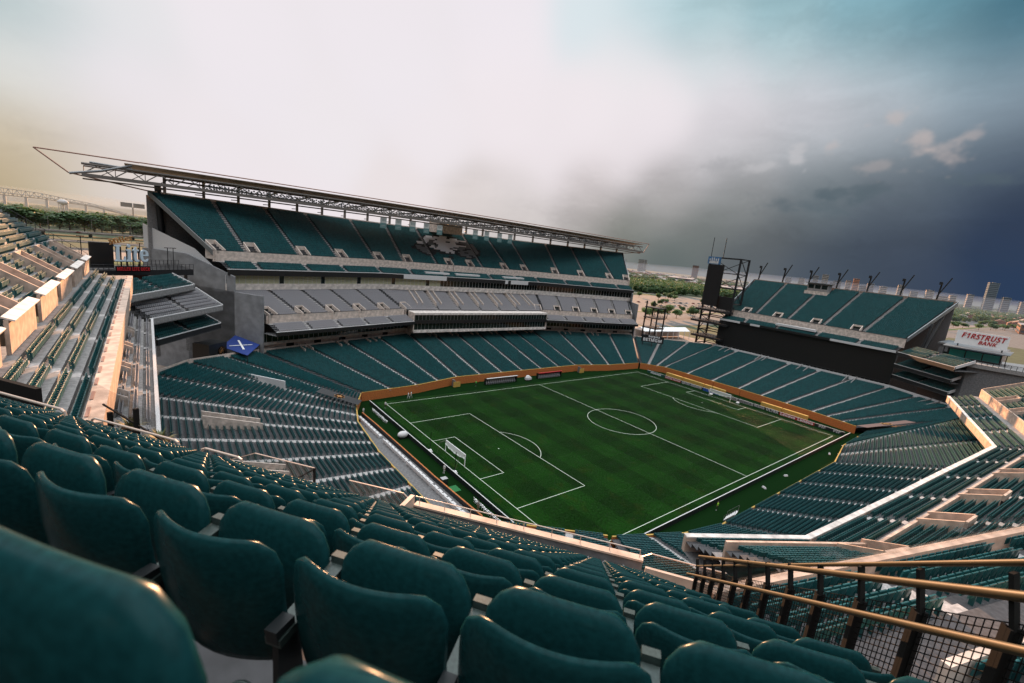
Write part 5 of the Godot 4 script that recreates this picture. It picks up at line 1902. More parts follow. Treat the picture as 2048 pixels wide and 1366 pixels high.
	for q in bags:
		var sg := thing("kit_bag", "small white kit bag on the turf by the %s" % q[2], "bag", Transform3D(Basis(UP, q[0]), V(q[0], 0, q[1])), "kit bags by the boards")
		b = MB.new()
		b.hexa([V(-0.45, 0.01, -0.2), V(0.45, 0.01, -0.2), V(0.45, 0.01, 0.2), V(-0.45, 0.01, 0.2), V(-0.36, 0.34, -0.12), V(0.36, 0.34, -0.12), V(0.36, 0.34, 0.12), V(-0.36, 0.34, 0.12)])
		obj("body", b, M.panel_white, sg)
		b = MB.new()
		b.torus(V(0, 0.36, 0), Basis(Vector3.RIGHT, Vector3.BACK, Vector3.UP), 0.14, 0.02, 12, 5)
		obj("handle", b, M.black, sg)

# ---------------------------------------------------------------- the open corners
func corner_things() -> void:
	var b: MB
	# black screen tower between the far stand and the end stand
	var t := thing("screen_tower", "black lattice tower with a tall dark screen in the open corner", "tower", Transform3D(Basis.IDENTITY, V(112, 0, -38)))
	b = MB.new()
	b.box(V(-3.6, 36.2, -2.0), V(0.8, 19.2, 7.6))
	obj("tall_screen", b, M.screen, t)
	b = MB.new()
	b.box(V(-3.6, 47.6, -3.4), V(0.7, 3.3, 6.0))
	var sg := obj("sign_panel", b, M.ad_blue2, t)
	b = MB.new()
	b.box(V(-3.98, 46.8, -3.4), V(0.05, 1.2, 4.6))
	for k in 5: b.box(V(-3.98, 47.6 + 0.3 * (k % 3), -5.4 + k * 1.0), V(0.05, 1.4 + 0.3 * (k % 2), 0.5))
	obj("picture", b, M.panel_white, sg)
	b = MB.new()
	b.box(V(-2.4, 28.6, 5.0), V(0.6, 6.0, 7.4))
	obj("low_screen", b, M.screen, t)
	var y := 8.0
	var cs := [Vector2(-2.6, -5.6), Vector2(5.5, -5.6), Vector2(5.5, 8.4), Vector2(-2.6, 8.4)]
	for c in cs:
		b = MB.new()
		b.beam(V(c.x, -0.4, c.y), V(c.x, 49.3 if c.x > -3 else 46, c.y), 0.7, 0.7)
		obj("leg", b, M.dark_metal, t)
	while y < 49.5:
		for i in 4:
			b = MB.new()
			b.beam(XZ(cs[i], y), XZ(cs[(i + 1) % 4], y), 0.4, 0.4)
			obj("ring_beam", b, M.dark_metal, t)
		y += 6.85
	for k in 6:
		for i in 4:
			b = MB.new()
			b.beam(XZ(cs[i], 8.0 + 6.85 * k), XZ(cs[(i + 1) % 4], 14.85 + 6.85 * k), 0.25, 0.25)
			obj("diagonal", b, M.dark_metal, t)
	for p in [[24.6, 15.0], [19.0, 18.0], [12.0, 15.0]]:
		b = MB.new()
		b.box(V(-1.0, p[0], 1.0), V(12.0, 0.9, p[1]))
		var pl := obj("platform", b, M.dark_metal, t)
		b = MB.new()
		rail_fence(b, [V(-7, p[0] + 0.45, -p[1] / 2 + 1), V(-7, p[0] + 0.45, p[1] / 2 + 1), V(5, p[0] + 0.45, p[1] / 2 + 1)], 1.1, 1.3, 0.05, 2)
		obj("railing", b, M.dark_metal, pl)
	for z in [-5.5, 0.4]:
		b = MB.new()
		b.tube(V(-3.4, 49.2, z), V(-3.4, 58.0, z), 0.16, 6)
		obj("antenna", b, M.dark_metal, t)
	# stair frame at the end of the far stand
	t = thing("steel_staircase", "dark open steel staircase against the end of the far stand", "stairs", Transform3D(Basis.IDENTITY, V(97, 0, -61)))
	for q in [[-3.0, -3.0], [3.0, -3.0], [-3.0, 4.0], [3.0, 4.0]]:
		b = MB.new()
		b.beam(V(q[0], -0.4, q[1]), V(q[0], 25.0 if q[1] < 0 else 22.0, q[1]), 0.5, 0.5)
		obj("column", b, M.dark_metal, t)
	for k in 4:
		b = MB.new()
		b.box(V(0, 7.0 + 5.0 * k, 0.5), V(7.0, 0.5, 8.0))
		obj("landing", b, M.dark_metal, t)
		b = MB.new()
		rail_fence(b, [V(-3.5, 7.2 + 5 * k, 4.5), V(3.5, 7.2 + 5 * k, 4.5), V(3.5, 7.2 + 5 * k, -3.5)], 1.1, 1.0, 0.05, 2)
		obj("railing", b, M.dark_metal, t)
	t = thing("betting_sign", "black sign with white capitals over the corner seats by the far stand", "sign", Transform3D(Basis(UP, -0.95), V(75.8, 9.2, -45.4)))
	b = MB.new()
	b.box(V(0, 1.0, 0), V(9.6, 3.2, 0.3))
	obj("board", b, M.ad_black, t)
	letters("lettering", "BETMGM", 1.9, Transform3D(Basis.IDENTITY, V(0, 0.5, 0.2)), M.white, t)
	letters("lettering", "borgata", 1.3, Transform3D(Basis.IDENTITY, V(0.6, 2.1, 0.2)), M.white, t)
	b = MB.new()
	for s in [-4, 0, 4]: b.beam(V(s, -0.6, -0.2), V(s, -7.0, -0.2), 0.3, 0.3)
	obj("support", b, M.dark_metal, t)
	t = thing("white_tent", "long white marquee roof behind the corner seats", "tent", Transform3D(Basis(UP, -0.13), V(146, 0, -86)))
	b = MB.new()
	b.prism([V(-20, 4.5, 4), V(-20, 4.5, -4), V(-20, 6.4, 0)], V(40, 0, 0))
	obj("roof", b, M.white, t)
	for k in 9:
		b = MB.new()
		b.box(V(-20 + 5 * k, 2.1, 4), V(0.25, 4.9, 0.25))
		obj("leg", b, M.panel_white, t)
	b = MB.new()
	b.box(V(0, 2.1, -3.9), V(40, 4.8, 0.1))
	obj("back_wall", b, M.panel_white, t)
	# party deck and big lettering between the goal end and the far stand
	t = thing("party_deck", "elevated dark platform with railings below the big white lettering", "platform")
	b = MB.new()
	b.hexa([V(-109, 27.6, -56), V(-90.5, 27.6, -66), V(-93, 27.6, -76), V(-112, 27.6, -66), V(-109, 28.6, -56), V(-90.5, 29.0, -66), V(-93, 29.0, -76), V(-112, 28.6, -66)])
	obj("floor_slab", b, M.dark_metal, t)
	for q in [[V(-109, 28.6, -56), V(-90.5, 29.0, -66)], [V(-112, 28.6, -66), V(-93, 29.0, -76)]]:
		b = MB.new()
		rail_fence(b, q, 1.25, 0.9, 0.05, 3)
		obj("railing", b, M.dark_metal, t)
	for q in [[-108, -58], [-98, -63.5], [-92, -68]]:
		b = MB.new()
		b.beam(V(q[0], 27.6, q[1]), V(q[0], 8, q[1]), 0.7, 0.7)
		obj("column", b, M.concrete, t)
	b = MB.new()
	b.box(V(-107.0, 31.6, -60.5), V(4.2, 5.4, 0.4), Basis(UP, 0.5))
	obj("dark_screen", b, M.screen, t)
	b = MB.new()
	b.box(V(-101, 22.5, -68), V(3.6, 9.0, 0.5), Basis(UP, 0.5))
	obj("brick_pier", b, M.brick, t)
	for q in [[-110.0, -59.0, 35.4], [-95.5, -66.0, 33.8], [-94.4, -66.6, 33.8], [-100.6, -63.0, 34.6]]:
		b = MB.new()
		b.tube(V(q[0], 28.6, q[1]), V(q[0], q[2], q[1]), 0.09, 6)
		b.box(V(q[0], q[2], q[1]), V(1.2, 0.14, 0.5))
		obj("deck_lamp", b, M.dark_metal, t)
	t = thing("beer_sign", "big white blackletter word with gold script above and red letters below", "sign", Transform3D(Basis(UP, 0.49), V(-102.4, 29.2, -58.6)))
	letters("white_word", "Lite", 6.6, Transform3D(Basis.IDENTITY.scaled(V(0.5, 0.72, 1)), V(0.3, 3.2, 0.5)), M.letter_white, t, "Droid Serif", 800, 0.35)
	letters("word_backing", "Lite", 6.6, Transform3D(Basis.IDENTITY.scaled(V(0.515, 0.735, 1)), V(0.45, 3.1, 0.15)), M.black, t, "Droid Serif", 800, 0.3)  # black backing letters set behind the white word
	letters("gold_script", "Miller", 1.5, Transform3D(Basis(Vector3.BACK, 0.28), V(-1.6, 6.1, 0.5)), M.gold, t, "Droid Serif", 700, 0.25)
	letters("red_letters", "MILLER LITE DECK", 0.8, Transform3D(Basis.IDENTITY.scaled(V(0.9, 1.3, 1)), V(0.2, 0.0, 1.1)), M.red, t, "Droid Sans", 700, 0.2)
	b = MB.new()
	for s in [-2.2, -0.6, 1.0, 2.6]: b.beam(V(s * 0.7, 0, 0), V(s * 0.7, 4.6, 0), 0.2, 0.2)
	b.box(V(0.2, 0.0, 0.95), V(6.6, 1.2, 0.12))
	obj("frame", b, M.black, t)
	# blue canopy with a white cross, black cube with an emblem
	t = thing("blue_canopy", "blue canopy with a white saltire above the corner seats", "canopy")
	var q4 := [V(-85.8, 11.2, -57.6), V(-82.0, 12.6, -64.2), V(-77.6, 11.6, -56.6), V(-81.2, 10.4, -50.8)]
	b = MB.new()
	b.prism(q4, V(0, -0.12, 0))
	obj("sheet", b, M.blue, t)
	b = MB.new()
	var mid: Vector3 = (q4[0] + q4[1] + q4[2] + q4[3]) / 4.0 + UP * 0.06
	b.beam(mid.lerp(q4[0] + UP * 0.06, 0.6), mid.lerp(q4[2] + UP * 0.06, 0.6), 0.5, 0.03)
	b.beam(mid.lerp(q4[1] + UP * 0.09, 0.45), mid.lerp(q4[3] + UP * 0.09, 0.45), 0.45, 0.03)
	obj("white_cross", b, M.white, t)
	b = MB.new()
	for p in q4: b.beam(p, V(p.x, 7.5, p.z), 0.12, 0.12)
	obj("legs", b, M.dark_metal, t)
	t = thing("emblem_cube", "black cube with a gold round emblem beside the blue canopy", "display", Transform3D(Basis(UP, 0.75), V(-88.3, 8.4, -56.0)))
	b = MB.new()
	b.box(V(0, 2.2, 0), V(5.4, 4.4, 4.4))
	obj("cube", b, M.ad_black, t)
	b = MB.new()
	b.torus(V(1.0, 2.4, 2.22), Basis(Vector3.RIGHT, Vector3.BACK, Vector3.UP), 0.95, 0.12, 20, 5)
	for k in 8: b.beam(V(1.0, 2.4, 2.23), V(1.0 + cos(k * PI / 4) * 0.8, 2.4 + sin(k * PI / 4) * 0.8, 2.23), 0.10, 0.05)
	obj("emblem", b, M.gold, t)
	# emblem sheets laid over corner seats
	for e in [["black sheet with a gold emblem laid over seats at the goal end corner", [V(-70.4, 5.8, -32.2), V(-68.6, 5.9, -34.2), V(-60.6, 3.4, -29.6), V(-62.4, 3.3, -27.3)], "ad_black"], ["brown sheet with a gold emblem laid over sunlit corner seats", [V(59.4, 3.3, 37.2), V(60.6, 3.3, 39.4), V(72.0, 6.2, 47.6), V(70.8, 6.2, 45.4)], "brown_sheet"]]:
		t = thing("emblem_sheet", e[0], "banner")
		b = MB.new()
		b.prism(e[1], V(0, 0.05, 0))
		obj("cloth", b, M[e[2]], t)
		b = MB.new()
		var c: Vector3 = (e[1][0] + e[1][1] + e[1][2] + e[1][3]) / 4.0 + UP * 0.09
		var ux: Vector3 = (e[1][2] - e[1][1]).normalized()
		var uz: Vector3 = (e[1][1] - e[1][0]).normalized()
		b.torus(c, Basis(ux, ux.cross(uz).normalized(), uz), 0.8, 0.12, 18, 5)
		for k in 8: b.beam(c, c + (ux * cos(k * PI / 4) + uz * sin(k * PI / 4)) * 1.2, 0.14, 0.04, ux.cross(uz).normalized())
		obj("emblem", b, M.gold, t)
	# bank sign and bar deck at the other corner
	t = thing("bar_deck", "dark platform with a teal bar front and railings at the bright corner", "platform")
	b = MB.new()
	b.hexa([V(104, 22.4, 38), V(94, 22.4, 51), V(98, 22.4, 75), V(122, 22.4, 62), V(104, 23.6, 38), V(94, 23.6, 51), V(98, 23.6, 75), V(122, 23.6, 62)])
	obj("floor_slab", b, M.concrete, t)
	b = MB.new()
	b.prism([V(95, 22.3, 52), V(98, 22.3, 74), V(121, 22.3, 62), V(110, 22.3, 40)], V(0, -15, 0))
	obj("dark_base", b, M.concrete_dark, t)
	b = MB.new()
	rail_fence(b, [V(94.2, 23.6, 51.2), V(98.2, 23.6, 75)], 1.2, 1.2, 0.06, 3)
	obj("railing", b, M.dark_metal, t)
	for k in 3:
		b = MB.new()
		b.box(V(104.0, 25.1, 47.8 + k * 3.9), V(0.3, 2.3, 3.6))
		obj("bar_screen", b, M.teal_panel, t)
	b = MB.new()
	b.box(V(106.5, 25.0, 51.6), V(4.0, 2.8, 12.4))
	obj("bar_cabin", b, M.ad_black, t)
	b = MB.new()
	b.hexa([V(100.5, 27.0, 44.5), V(100.5, 27.0, 59.5), V(110, 27.6, 59.5), V(110, 27.6, 44.5), V(100.5, 27.2, 44.5), V(100.5, 27.2, 59.5), V(110, 27.8, 59.5), V(110, 27.8, 44.5)])
	obj("canopy", b, M.galv, t)
	for z in [45.0, 59.0]:
		b = MB.new()
		b.beam(V(101, 23.6, z), V(101, 27.0, z), 0.2, 0.2)
		obj("canopy_post", b, M.dark_metal, t)
	t = thing("bank_sign", "large white board with red slanted letters above the teal bar", "sign", Transform3D(Basis(UP, -PI / 2), V(104.6, 27.9, 52.3)))
	b = MB.new()
	b.box(V(0, 2.4, 0), V(11.8, 4.3, 0.3))
	obj("board", b, M.white, t)
	var sh := Basis(V(1, 0, 0), V(0.22, 1, 0), V(0, 0, 1))
	letters("lettering", "F1RSTRUST", 2.0, Transform3D(sh.scaled(V(0.95, 1.1, 1)), V(0.3, 3.2, 0.2)), M.red, t, "Droid Sans", 800, 0.15)
	letters("lettering", "BANK", 1.5, Transform3D(sh, V(1.5, 1.5, 0.2)), M.red, t, "Droid Sans", 800, 0.15)
	b = MB.new()
	for s in [-5, 5]: b.beam(V(s, 0.4, -0.3), V(s, -0.6, -0.3), 0.3, 0.3)
	obj("support", b, M.dark_metal, t)
	t = thing("gate_building", "dark flat roofed gate building behind the end stand's corner", "building", Transform3D(Basis.IDENTITY, V(136, 0, 48)))
	b = MB.new()
	b.box(V(0, 12.5, 0), V(18, 26, 16))
	obj("wall", b, M.concrete_dark, t)
	b = MB.new()
	b.box(V(0, 25.8, 0), V(19, 0.6, 17))
	obj("roof", b, M.galv, t)
	for k in 4:
		b = MB.new()
		b.box(V(-9.05, 21.5, -5.4 + 3.6 * k), V(0.1, 3.0, 2.4))
		obj("window", b, M.glass_dark, t)
	t = thing("white_hall", "long white ribbed roof beyond the bright corner", "building", Transform3D(Basis(UP, 0.2), V(150, 0, 84)))
	b = MB.new()
	b.prism([V(-24, 15, 18), V(-24, 15, -18), V(-24, 20.5, 0)], V(60, 0, 0))
	obj("roof", b, M.white, t)
	b = MB.new()
	b.box(V(6, 7.3, 0), V(59, 15.4, 35))
	obj("wall", b, M.panel_white, t)

# ---------------------------------------------------------------- outside world
func crown(seed_: int, n: int, sq := 0.8) -> ArrayMesh: # crown of unit radius made of leaf clumps
	var r := RandomNumberGenerator.new()
	r.seed = seed_
	var lobes := []
	for i in 9:
		var a := r.randf() * TAU
		lobes.append([V(cos(a) * r.randf_range(0.15, 0.6), r.randf_range(-0.35, 0.5) * sq, sin(a) * r.randf_range(0.15, 0.6)), r.randf_range(0.3, 0.52)])
	var b := MB.new()
	for i in n:
		var l: Array = lobes[r.randi() % 9]
		var d := V(r.randfn(), r.randfn() * 0.85, r.randfn()).normalized()
		var p: Vector3 = l[0] + d * l[1] * pow(r.randf(), 0.35)
		var s := r.randf_range(0.07, 0.15)
		var u := V(r.randfn(), r.randfn() * 0.5, r.randfn()).normalized()
		var w := u.cross(d + V(0.01, 0.3, 0.02)).normalized()
		b.quad(p - u * s, p + w * s * 0.7, p + u * s, p - w * s * 0.7)
	return b.mesh()

var crowns := []
func tree(label: String, at: Vector3, h: float, w: float, v: int, m: Material, group: String) -> void:
	var t := thing("tree", label, "tree", Transform3D(Basis(UP, rng.randf() * TAU), at), group)
	var b := MB.new()
	b.tube(V(0, 0, 0), V(0.1, h * 0.45, 0), h * 0.03, 6, h * 0.018)
	for k in 4:
		var a := k * 1.7
		b.tube(V(0.1, h * 0.4, 0), V(cos(a) * w * 0.28, h * 0.68, sin(a) * w * 0.28), h * 0.014, 5, h * 0.006)
	obj("trunk", b, M.bark, t)
	inst("crown", crowns[v % crowns.size()], m, t, Transform3D(Basis.IDENTITY.scaled(V(w * 0.62, h * 0.48, w * 0.62)), V(0, h * 0.62, 0)))

func building(called: String, label: String, at: Vector3, size: Vector3, turn: float, m: Material, floors: int, group := "", win := true) -> void:
	var t := thing(called, label, "building", Transform3D(Basis(UP, turn), at), group)
	var b := MB.new()
	b.box(V(0, size.y / 2, 0), size)
	obj("wall", b, m, t)
	b = MB.new()
	b.box(V(0, size.y + 0.4, 0), V(size.x * 1.01, 0.8, size.z * 1.01))
	b.box(V(size.x * 0.12, size.y + 1.6, 0), V(size.x * 0.3, 2.0, size.z * 0.3))
	obj("roof", b, M.roof_grey, t)
	if not win: return
	for k in floors:
		b = MB.new()
		var y := size.y * (k + 0.6) / floors
		for s in [-1, 1]:
			b.box(V(0, y, s * size.z * 0.5), V(size.x * 0.9, size.y / floors * 0.42, 0.25))
			b.box(V(s * size.x * 0.5, y, 0), V(0.25, size.y / floors * 0.42, size.z * 0.9))
		obj("window_band", b, M.glass_far, t)

func car(label: String, at: Vector3, turn: float, m: Material, proto: Node3D) -> Node3D:
	if proto != null:
		var c := copy(proto, Transform3D(Basis(UP, turn), at), label)
		(c.get_node("body") as MeshInstance3D).material_override = m
		return c
	var t := thing("car", label, "car", Transform3D(Basis(UP, turn), at), "cars outside the stadium")
	var b := MB.new()
	b.prism([V(-2.2, 0.35, 0.88), V(2.2, 0.35, 0.88), V(2.25, 0.8, 0.88), V(1.1, 0.95, 0.88), V(-1.9, 1.0, 0.88), V(-2.25, 0.85, 0.88)], V(0, 0, -1.76))
	obj("body", b, m, t)
	b = MB.new()
	b.prism([V(-1.8, 0.98, 0.78), V(1.05, 0.94, 0.78), V(0.35, 1.45, 0.66), V(-1.3, 1.48, 0.66)], V(0, 0, -1.5))
	obj("cabin", b, M.glass_dark, t)
	for q in [[-1.4, 0.8], [1.4, 0.8], [-1.4, -0.8], [1.4, -0.8]]:
		b = MB.new()
		b.tube(V(q[0], 0.33, q[1] - 0.1), V(q[0], 0.33, q[1] + 0.1), 0.33, 10)
		obj("wheel", b, M.black, t)
	return t

func lamp_post(label: String, at: Vector3, h: float, turn: float) -> void:
	var t := thing("street_lamp", label, "lamp post", Transform3D(Basis(UP, turn), at), "street lamps by the motorway")
	var b := MB.new()
	b.tube(V(0, 0, 0), V(0, h, 0), 0.28, 6, 0.16)
	obj("pole", b, M.galv, t)
	for s in [-1, 1]:
		b = MB.new()
		b.beam(V(0, h, 0), V(s * 4.0, h + 1.6, 0), 0.2, 0.2)
		b.box(V(s * 4.4, h + 1.65, 0), V(1.5, 0.25, 0.5))
		obj("lamp_arm", b, M.galv, t)

func outside() -> void:
	mat("ground", lin(0.055, 0.075, 0.032), 0.95, 0.0, tex_blotch, 0.012)
	mat("asphalt", lin(0.15, 0.142, 0.135), 0.9, 0.0, tex_blotch, 0.03)
	mat("road", lin(0.24, 0.20, 0.18), 0.9, 0.0, tex_streak, 0.04)
	mat("verge", lin(0.07, 0.12, 0.03), 0.95, 0.0, tex_blotch, 0.05)
	mat("plaza", lin(0.30, 0.24, 0.20), 0.9, 0.0, tex_blotch, 0.05)
	mat("bark", lin(0.06, 0.045, 0.03), 0.9)
	mat("leaf_a", lin(0.055, 0.11, 0.025), 0.7)
	mat("leaf_b", lin(0.035, 0.075, 0.022), 0.7)
	mat("leaf_c", lin(0.075, 0.125, 0.03), 0.7)
	for k in ["leaf_a", "leaf_b", "leaf_c"]:
		M[k].backlight_enabled = true
		M[k].backlight = lin(0.05, 0.09, 0.02)
	mat("roof_grey", lin(0.22, 0.22, 0.23), 0.8)
	mat("glass_far", lin(0.06, 0.075, 0.09), 0.2)
	mat("far_brick", lin(0.26, 0.14, 0.10), 0.9, 0.0, tex_blotch, 0.02)
	mat("far_pale", lin(0.42, 0.38, 0.34), 0.9, 0.0, tex_blotch, 0.02)
	mat("far_grey", lin(0.28, 0.29, 0.31), 0.8, 0.0, tex_blotch, 0.02)
	mat("far_glass", lin(0.20, 0.24, 0.28), 0.25, 0.2)
	mat("shed_white", lin(0.62, 0.62, 0.63), 0.7, 0.0, tex_streak, 0.02)
	mat("bridge_blue", lin(0.10, 0.17, 0.22), 0.6)
	mat("car_white", lin(0.7, 0.7, 0.7), 0.3)
	mat("car_dark", lin(0.03, 0.03, 0.035), 0.3)
	mat("car_red", lin(0.25, 0.02, 0.02), 0.3)
	mat("car_silver", lin(0.35, 0.36, 0.37), 0.3, 0.5)
	crowns = [crown(1, 900), crown(2, 900, 0.7), crown(3, 900, 1.0), crown(4, 900, 0.85)]
	struct(sheet("ground", -30000, -30000, 30000, 30000, -0.6, M.ground))
	var b := MB.new()
	b.quad(V(-150, -0.55, -135), V(175, -0.55, -135), V(175, -0.55, 130), V(-150, -0.55, 130))
	struct(obj("stadium_plaza", b, M.plaza))
	# parking fields and roads beyond the corner
	for q in [[180, -330, 470, -120], [330, -330, 700, -20], [600, -120, 1500, 60]]:
		struct(sheet("parking_field", q[0], q[1], q[2], q[3], -0.545 - 0.004 * q[0] / 100.0 + 0.02, M.asphalt))
	for q in [[V(160, -0.5, -200), V(520, -0.5, -170), 9.0], [V(300, -0.48, -420), V(1100, -0.48, -180), 14.0], [V(500, -0.46, -60), V(1500, -0.46, -40), 12.0]]:
		b = MB.new()
		var u: Vector3 = (q[1] - q[0]).normalized()
		var n: Vector3 = u.cross(UP) * q[2] * 0.5
		b.quad(q[0] - n, q[1] - n, q[1] + n, q[0] + n)
		struct(obj("access_road", b, M.road))
		b = MB.new()
		b.quad(q[0] + n * 1.1 + UP * 0.02, q[1] + n * 1.1 + UP * 0.02, q[1] + n * 2.1 + UP * 0.02, q[0] + n * 2.1 + UP * 0.02)
		struct(obj("verge", b, M.verge))
	# parking trees
	var lm := [M.leaf_a, M.leaf_b, M.leaf_c]
	var spots := [[218, -150, 10], [232, -152, 11], [246, -149, 12], [262, -150, 9], [280, -145, 12], [292, -150, 10], [426, -281, 9], [440, -276, 11], [456, -276, 8], [380, -240, 7], [350, -225, 8], [330, -260, 7], [410, -300, 8], [470, -300, 9], [500, -310, 8], [540, -330, 9], [480, -250, 7], [520, -260, 8], [300, -200, 8], [318, -180, 7], [205, -175, 9], [560, -280, 9]]
	for i in spots.size():
		var q: Array = spots[i]
		tree("green tree in the car park beyond the open corner, %s outward from the marquee" % ORD[i].replace("front", "first"), V(q[0], -0.52, q[1]), q[2], q[2] * 1.0, i, lm[i % 3], "car park trees beyond the corner")
	var ns := []
	for i in 26: ns.append([720 + 28 * i + rng.randf_range(-10, 10), -80 + 4.5 * i + rng.randf_range(-28, 28), rng.randf_range(8, 12)])
	for i in ns.size():
		var q: Array = ns[i]
		tree("round tree on the far car park behind the bank sign, %s outward from the stand" % ORD[i].replace("front", "first"), V(q[0], -0.52, q[1]), q[2], q[2] * 1.3, i + 1, lm[(i + 1) % 3], "car park trees behind the bank sign")
	var ls := []
	for i in 22: ls.append([-260 + 10.5 * i + rng.randf_range(-4, 4), -860 - 4.0 * i + rng.randf_range(-25, 25), rng.randf_range(24, 36)])
	for i in ls.size():
		var q: Array = ls[i]
		tree("tall dark tree behind the motorway under the bridge, %s from the sunlit deck" % ORD[i].replace("front", "first"), V(q[0], -0.52, q[1]), q[2], q[2] * 1.35, i + 2, M.leaf_b, "trees behind the motorway")
	# woods that read as one mass
	var xf := []
	var cols := []
	for q in [[560, -430, 880, -500, 420, 70], [1600, -330, 2600, -60, 500, 160], [1000, -140, 2200, -90, 260, 60], [-900, -1500, 300, -1300, 900, 260], [-900, -2500, 500, -2300, 1500, 500], [-420, -1010, 60, -1030, 160, 60], [500, -420, 950, -300, 200, 60], [900, -800, 2600, -700, 400, 160], [1300, 20, 2600, 200, 260, 90], [2200, -900, 4200, -300, 420, 260], [900, 120, 1700, 400, 240, 90]]:
		for i in q[4]:
			var s := rng.randf()
			var p := V(lerpf(q[0], q[2], s) + rng.randf_range(-40, 40), 0, lerpf(q[1], q[3], s) + rng.randf_range(-q[5], q[5]))
			if absf(p.x) < 200 and p.z > -800: continue
			var h := rng.randf_range(10, 19)
			xf.append(Transform3D(Basis(UP, rng.randf() * TAU).scaled(V(h * 0.75, h * 0.62, h * 0.75)), p + UP * h * 0.42))
	tag(multi("woodland", crown(7, 420), M.leaf_b, xf), "distant belts of woodland merging into haze", "woods")
	# row houses that read as one mass
	xf = []
	b = MB.new()
	b.box(V(0, 0.5, 0), V(1, 1, 1))
	b.prism([V(-0.5, 1, 0.5), V(-0.5, 1, -0.5), V(-0.5, 1.35, 0)], V(1, 0, 0))
	for i in 900:
		var s := rng.randf()
		var d := rng.randf_range(1300, 2500)
		var az := deg_to_rad(lerpf(50, 88, s))
		var p := V(-99 + sin(az) * d, -0.5, 71 - cos(az) * d)
		xf.append(Transform3D(Basis(UP, rng.randf_range(-0.1, 0.1) + 0.3).scaled(V(rng.randf_range(14, 45), rng.randf_range(6, 11), rng.randf_range(10, 20))), p))
	tag(multi("row_houses", b.mesh(), M.far_brick, xf.slice(0, 520)), "brown row houses spread far behind the corner", "houses")
	tag(multi("pale_houses", b.mesh(), M.far_pale, xf.slice(520)), "pale low houses scattered below the skyline", "houses")
	# towers of the skyline
	var sky_t := [[84.3, 1.72, 62, 60, "far_glass"], [83.1, 0.55, 50, 40, "far_grey"], [85.3, 0.60, 55, 45, "far_glass"], [86.4, 0.35, 60, 50, "far_grey"], [82.0, 0.30, 60, 40, "far_pale"], [80.4, 0.55, 60, 50, "far_pale"], [79.3, 0.30, 80, 50, "far_grey"], [78.3, 0.75, 55, 45, "far_pale"], [77.0, 0.45, 90, 50, "far_pale"], [76.0, 0.62, 60, 50, "far_grey"], [74.8, 0.95, 52, 45, "far_orange"], [74.2, 0.70, 60, 40, "far_pale"], [73.3, 0.55, 80, 60, "far_grey"], [72.2, 1.05, 60, 50, "far_pale"], [71.4, 0.85, 55, 45, "far_grey"], [70.2, 0.45, 90, 50, "far_pale"], [69.0, 0.35, 80, 50, "far_grey"], [87.2, 0.2, 80, 50, "far_pale"], [81.3, 0.15, 90, 60, "far_pale"], [75.4, 0.3, 100, 60, "far_grey"]]
	mat("far_orange", lin(0.42, 0.17, 0.09), 0.8)
	sky_t.sort_custom(func(a, c): return a[0] > c[0])
	for i in sky_t.size():
		var q: Array = sky_t[i]
		var d := 2550.0 + 45.0 * (i % 5)
		var az := deg_to_rad(q[0])
		var h: float = 42.0 + d * tan(deg_to_rad(q[1]))
		var p := V(-99 + sin(az) * d, -0.5, 71 - cos(az) * d)
		building("city_tower", ("tall curved glass skyscraper rising above the skyline" if q[1] > 1.5 else "hazy city block on the skyline, %s in from the frame's edge" % ORD[i].replace("front", "first")), p, V(q[2] * 0.5, h, q[3] * 0.5), 0.3, M[q[4]], int(h / 7.0), "skyline blocks")
	# blocks behind the open corner
	building("flat_block", "brown apartment tower standing alone beyond the open corner", V(2360, -0.5, -1370), V(34, 72, 30), 0.4, M.far_brick, 14)
	building("flat_block", "ochre tower with a stepped top on the horizon beyond the roof's end", V(2500, -0.5, -1840), V(46, 78, 40), 0.2, M.far_pale, 12)
	building("store_hall", "long brown warehouse beyond the parking trees", V(1250, -0.5, -760), V(240, 16, 70), 0.5, M.far_brick, 2)
	building("store_hall", "long pale warehouse beside the brown one", V(1020, -0.5, -480), V(150, 12, 60), 0.35, M.far_pale, 2)
	building("store_hall", "dark red hall among the trees behind the bank sign", V(1030, -0.5, 22), V(120, 14, 40), 0.1, M.far_brick, 2)
	# gas holder frame
	var t := thing("gasholder_frame", "pale lattice frame of an old gasholder on the horizon", "gasholder", Transform3D(Basis.IDENTITY, V(1750, -0.5, -1430)))
	for k in 14:
		var a := TAU * k / 14.0
		b = MB.new()
		b.beam(V(cos(a) * 34, 0, sin(a) * 34), V(cos(a) * 34, 62, sin(a) * 34), 1.3, 1.3)
		obj("column", b, M.far_grey, t)
	for y in [20.0, 41.0, 61.0]:
		b = MB.new()
		b.torus(V(0, y, 0), Basis.IDENTITY, 34.0, 0.6, 28, 4)
		obj("ring", b, M.far_grey, t)
	# motorway and its traffic at the goal end side
	for q in [[V(-420, -0.45, -600), V(140, -0.45, -700), 26.0, 0], [V(-420, 5.0, -690), V(60, 5.0, -830), 24.0, 1], [V(-330, -0.42, -500), V(60, -0.42, -560), 12.0, 0]]:
		var u: Vector3 = (q[1] - q[0]).normalized()
		var n: Vector3 = u.cross(UP) * q[2] * 0.5
		var rd := Node3D.new()
		rd.name = numbered("motorway")
		add_child(rd)
		struct(rd)
		b = MB.new()
		if q[3] == 1: b.hexa([q[0] - n - UP * 1.2, q[1] - n - UP * 1.2, q[1] + n - UP * 1.2, q[0] + n - UP * 1.2, q[0] - n, q[1] - n, q[1] + n, q[0] + n])
		else: b.quad(q[0] - n, q[1] - n, q[1] + n, q[0] + n)
		obj("carriageway", b, M.road, rd)
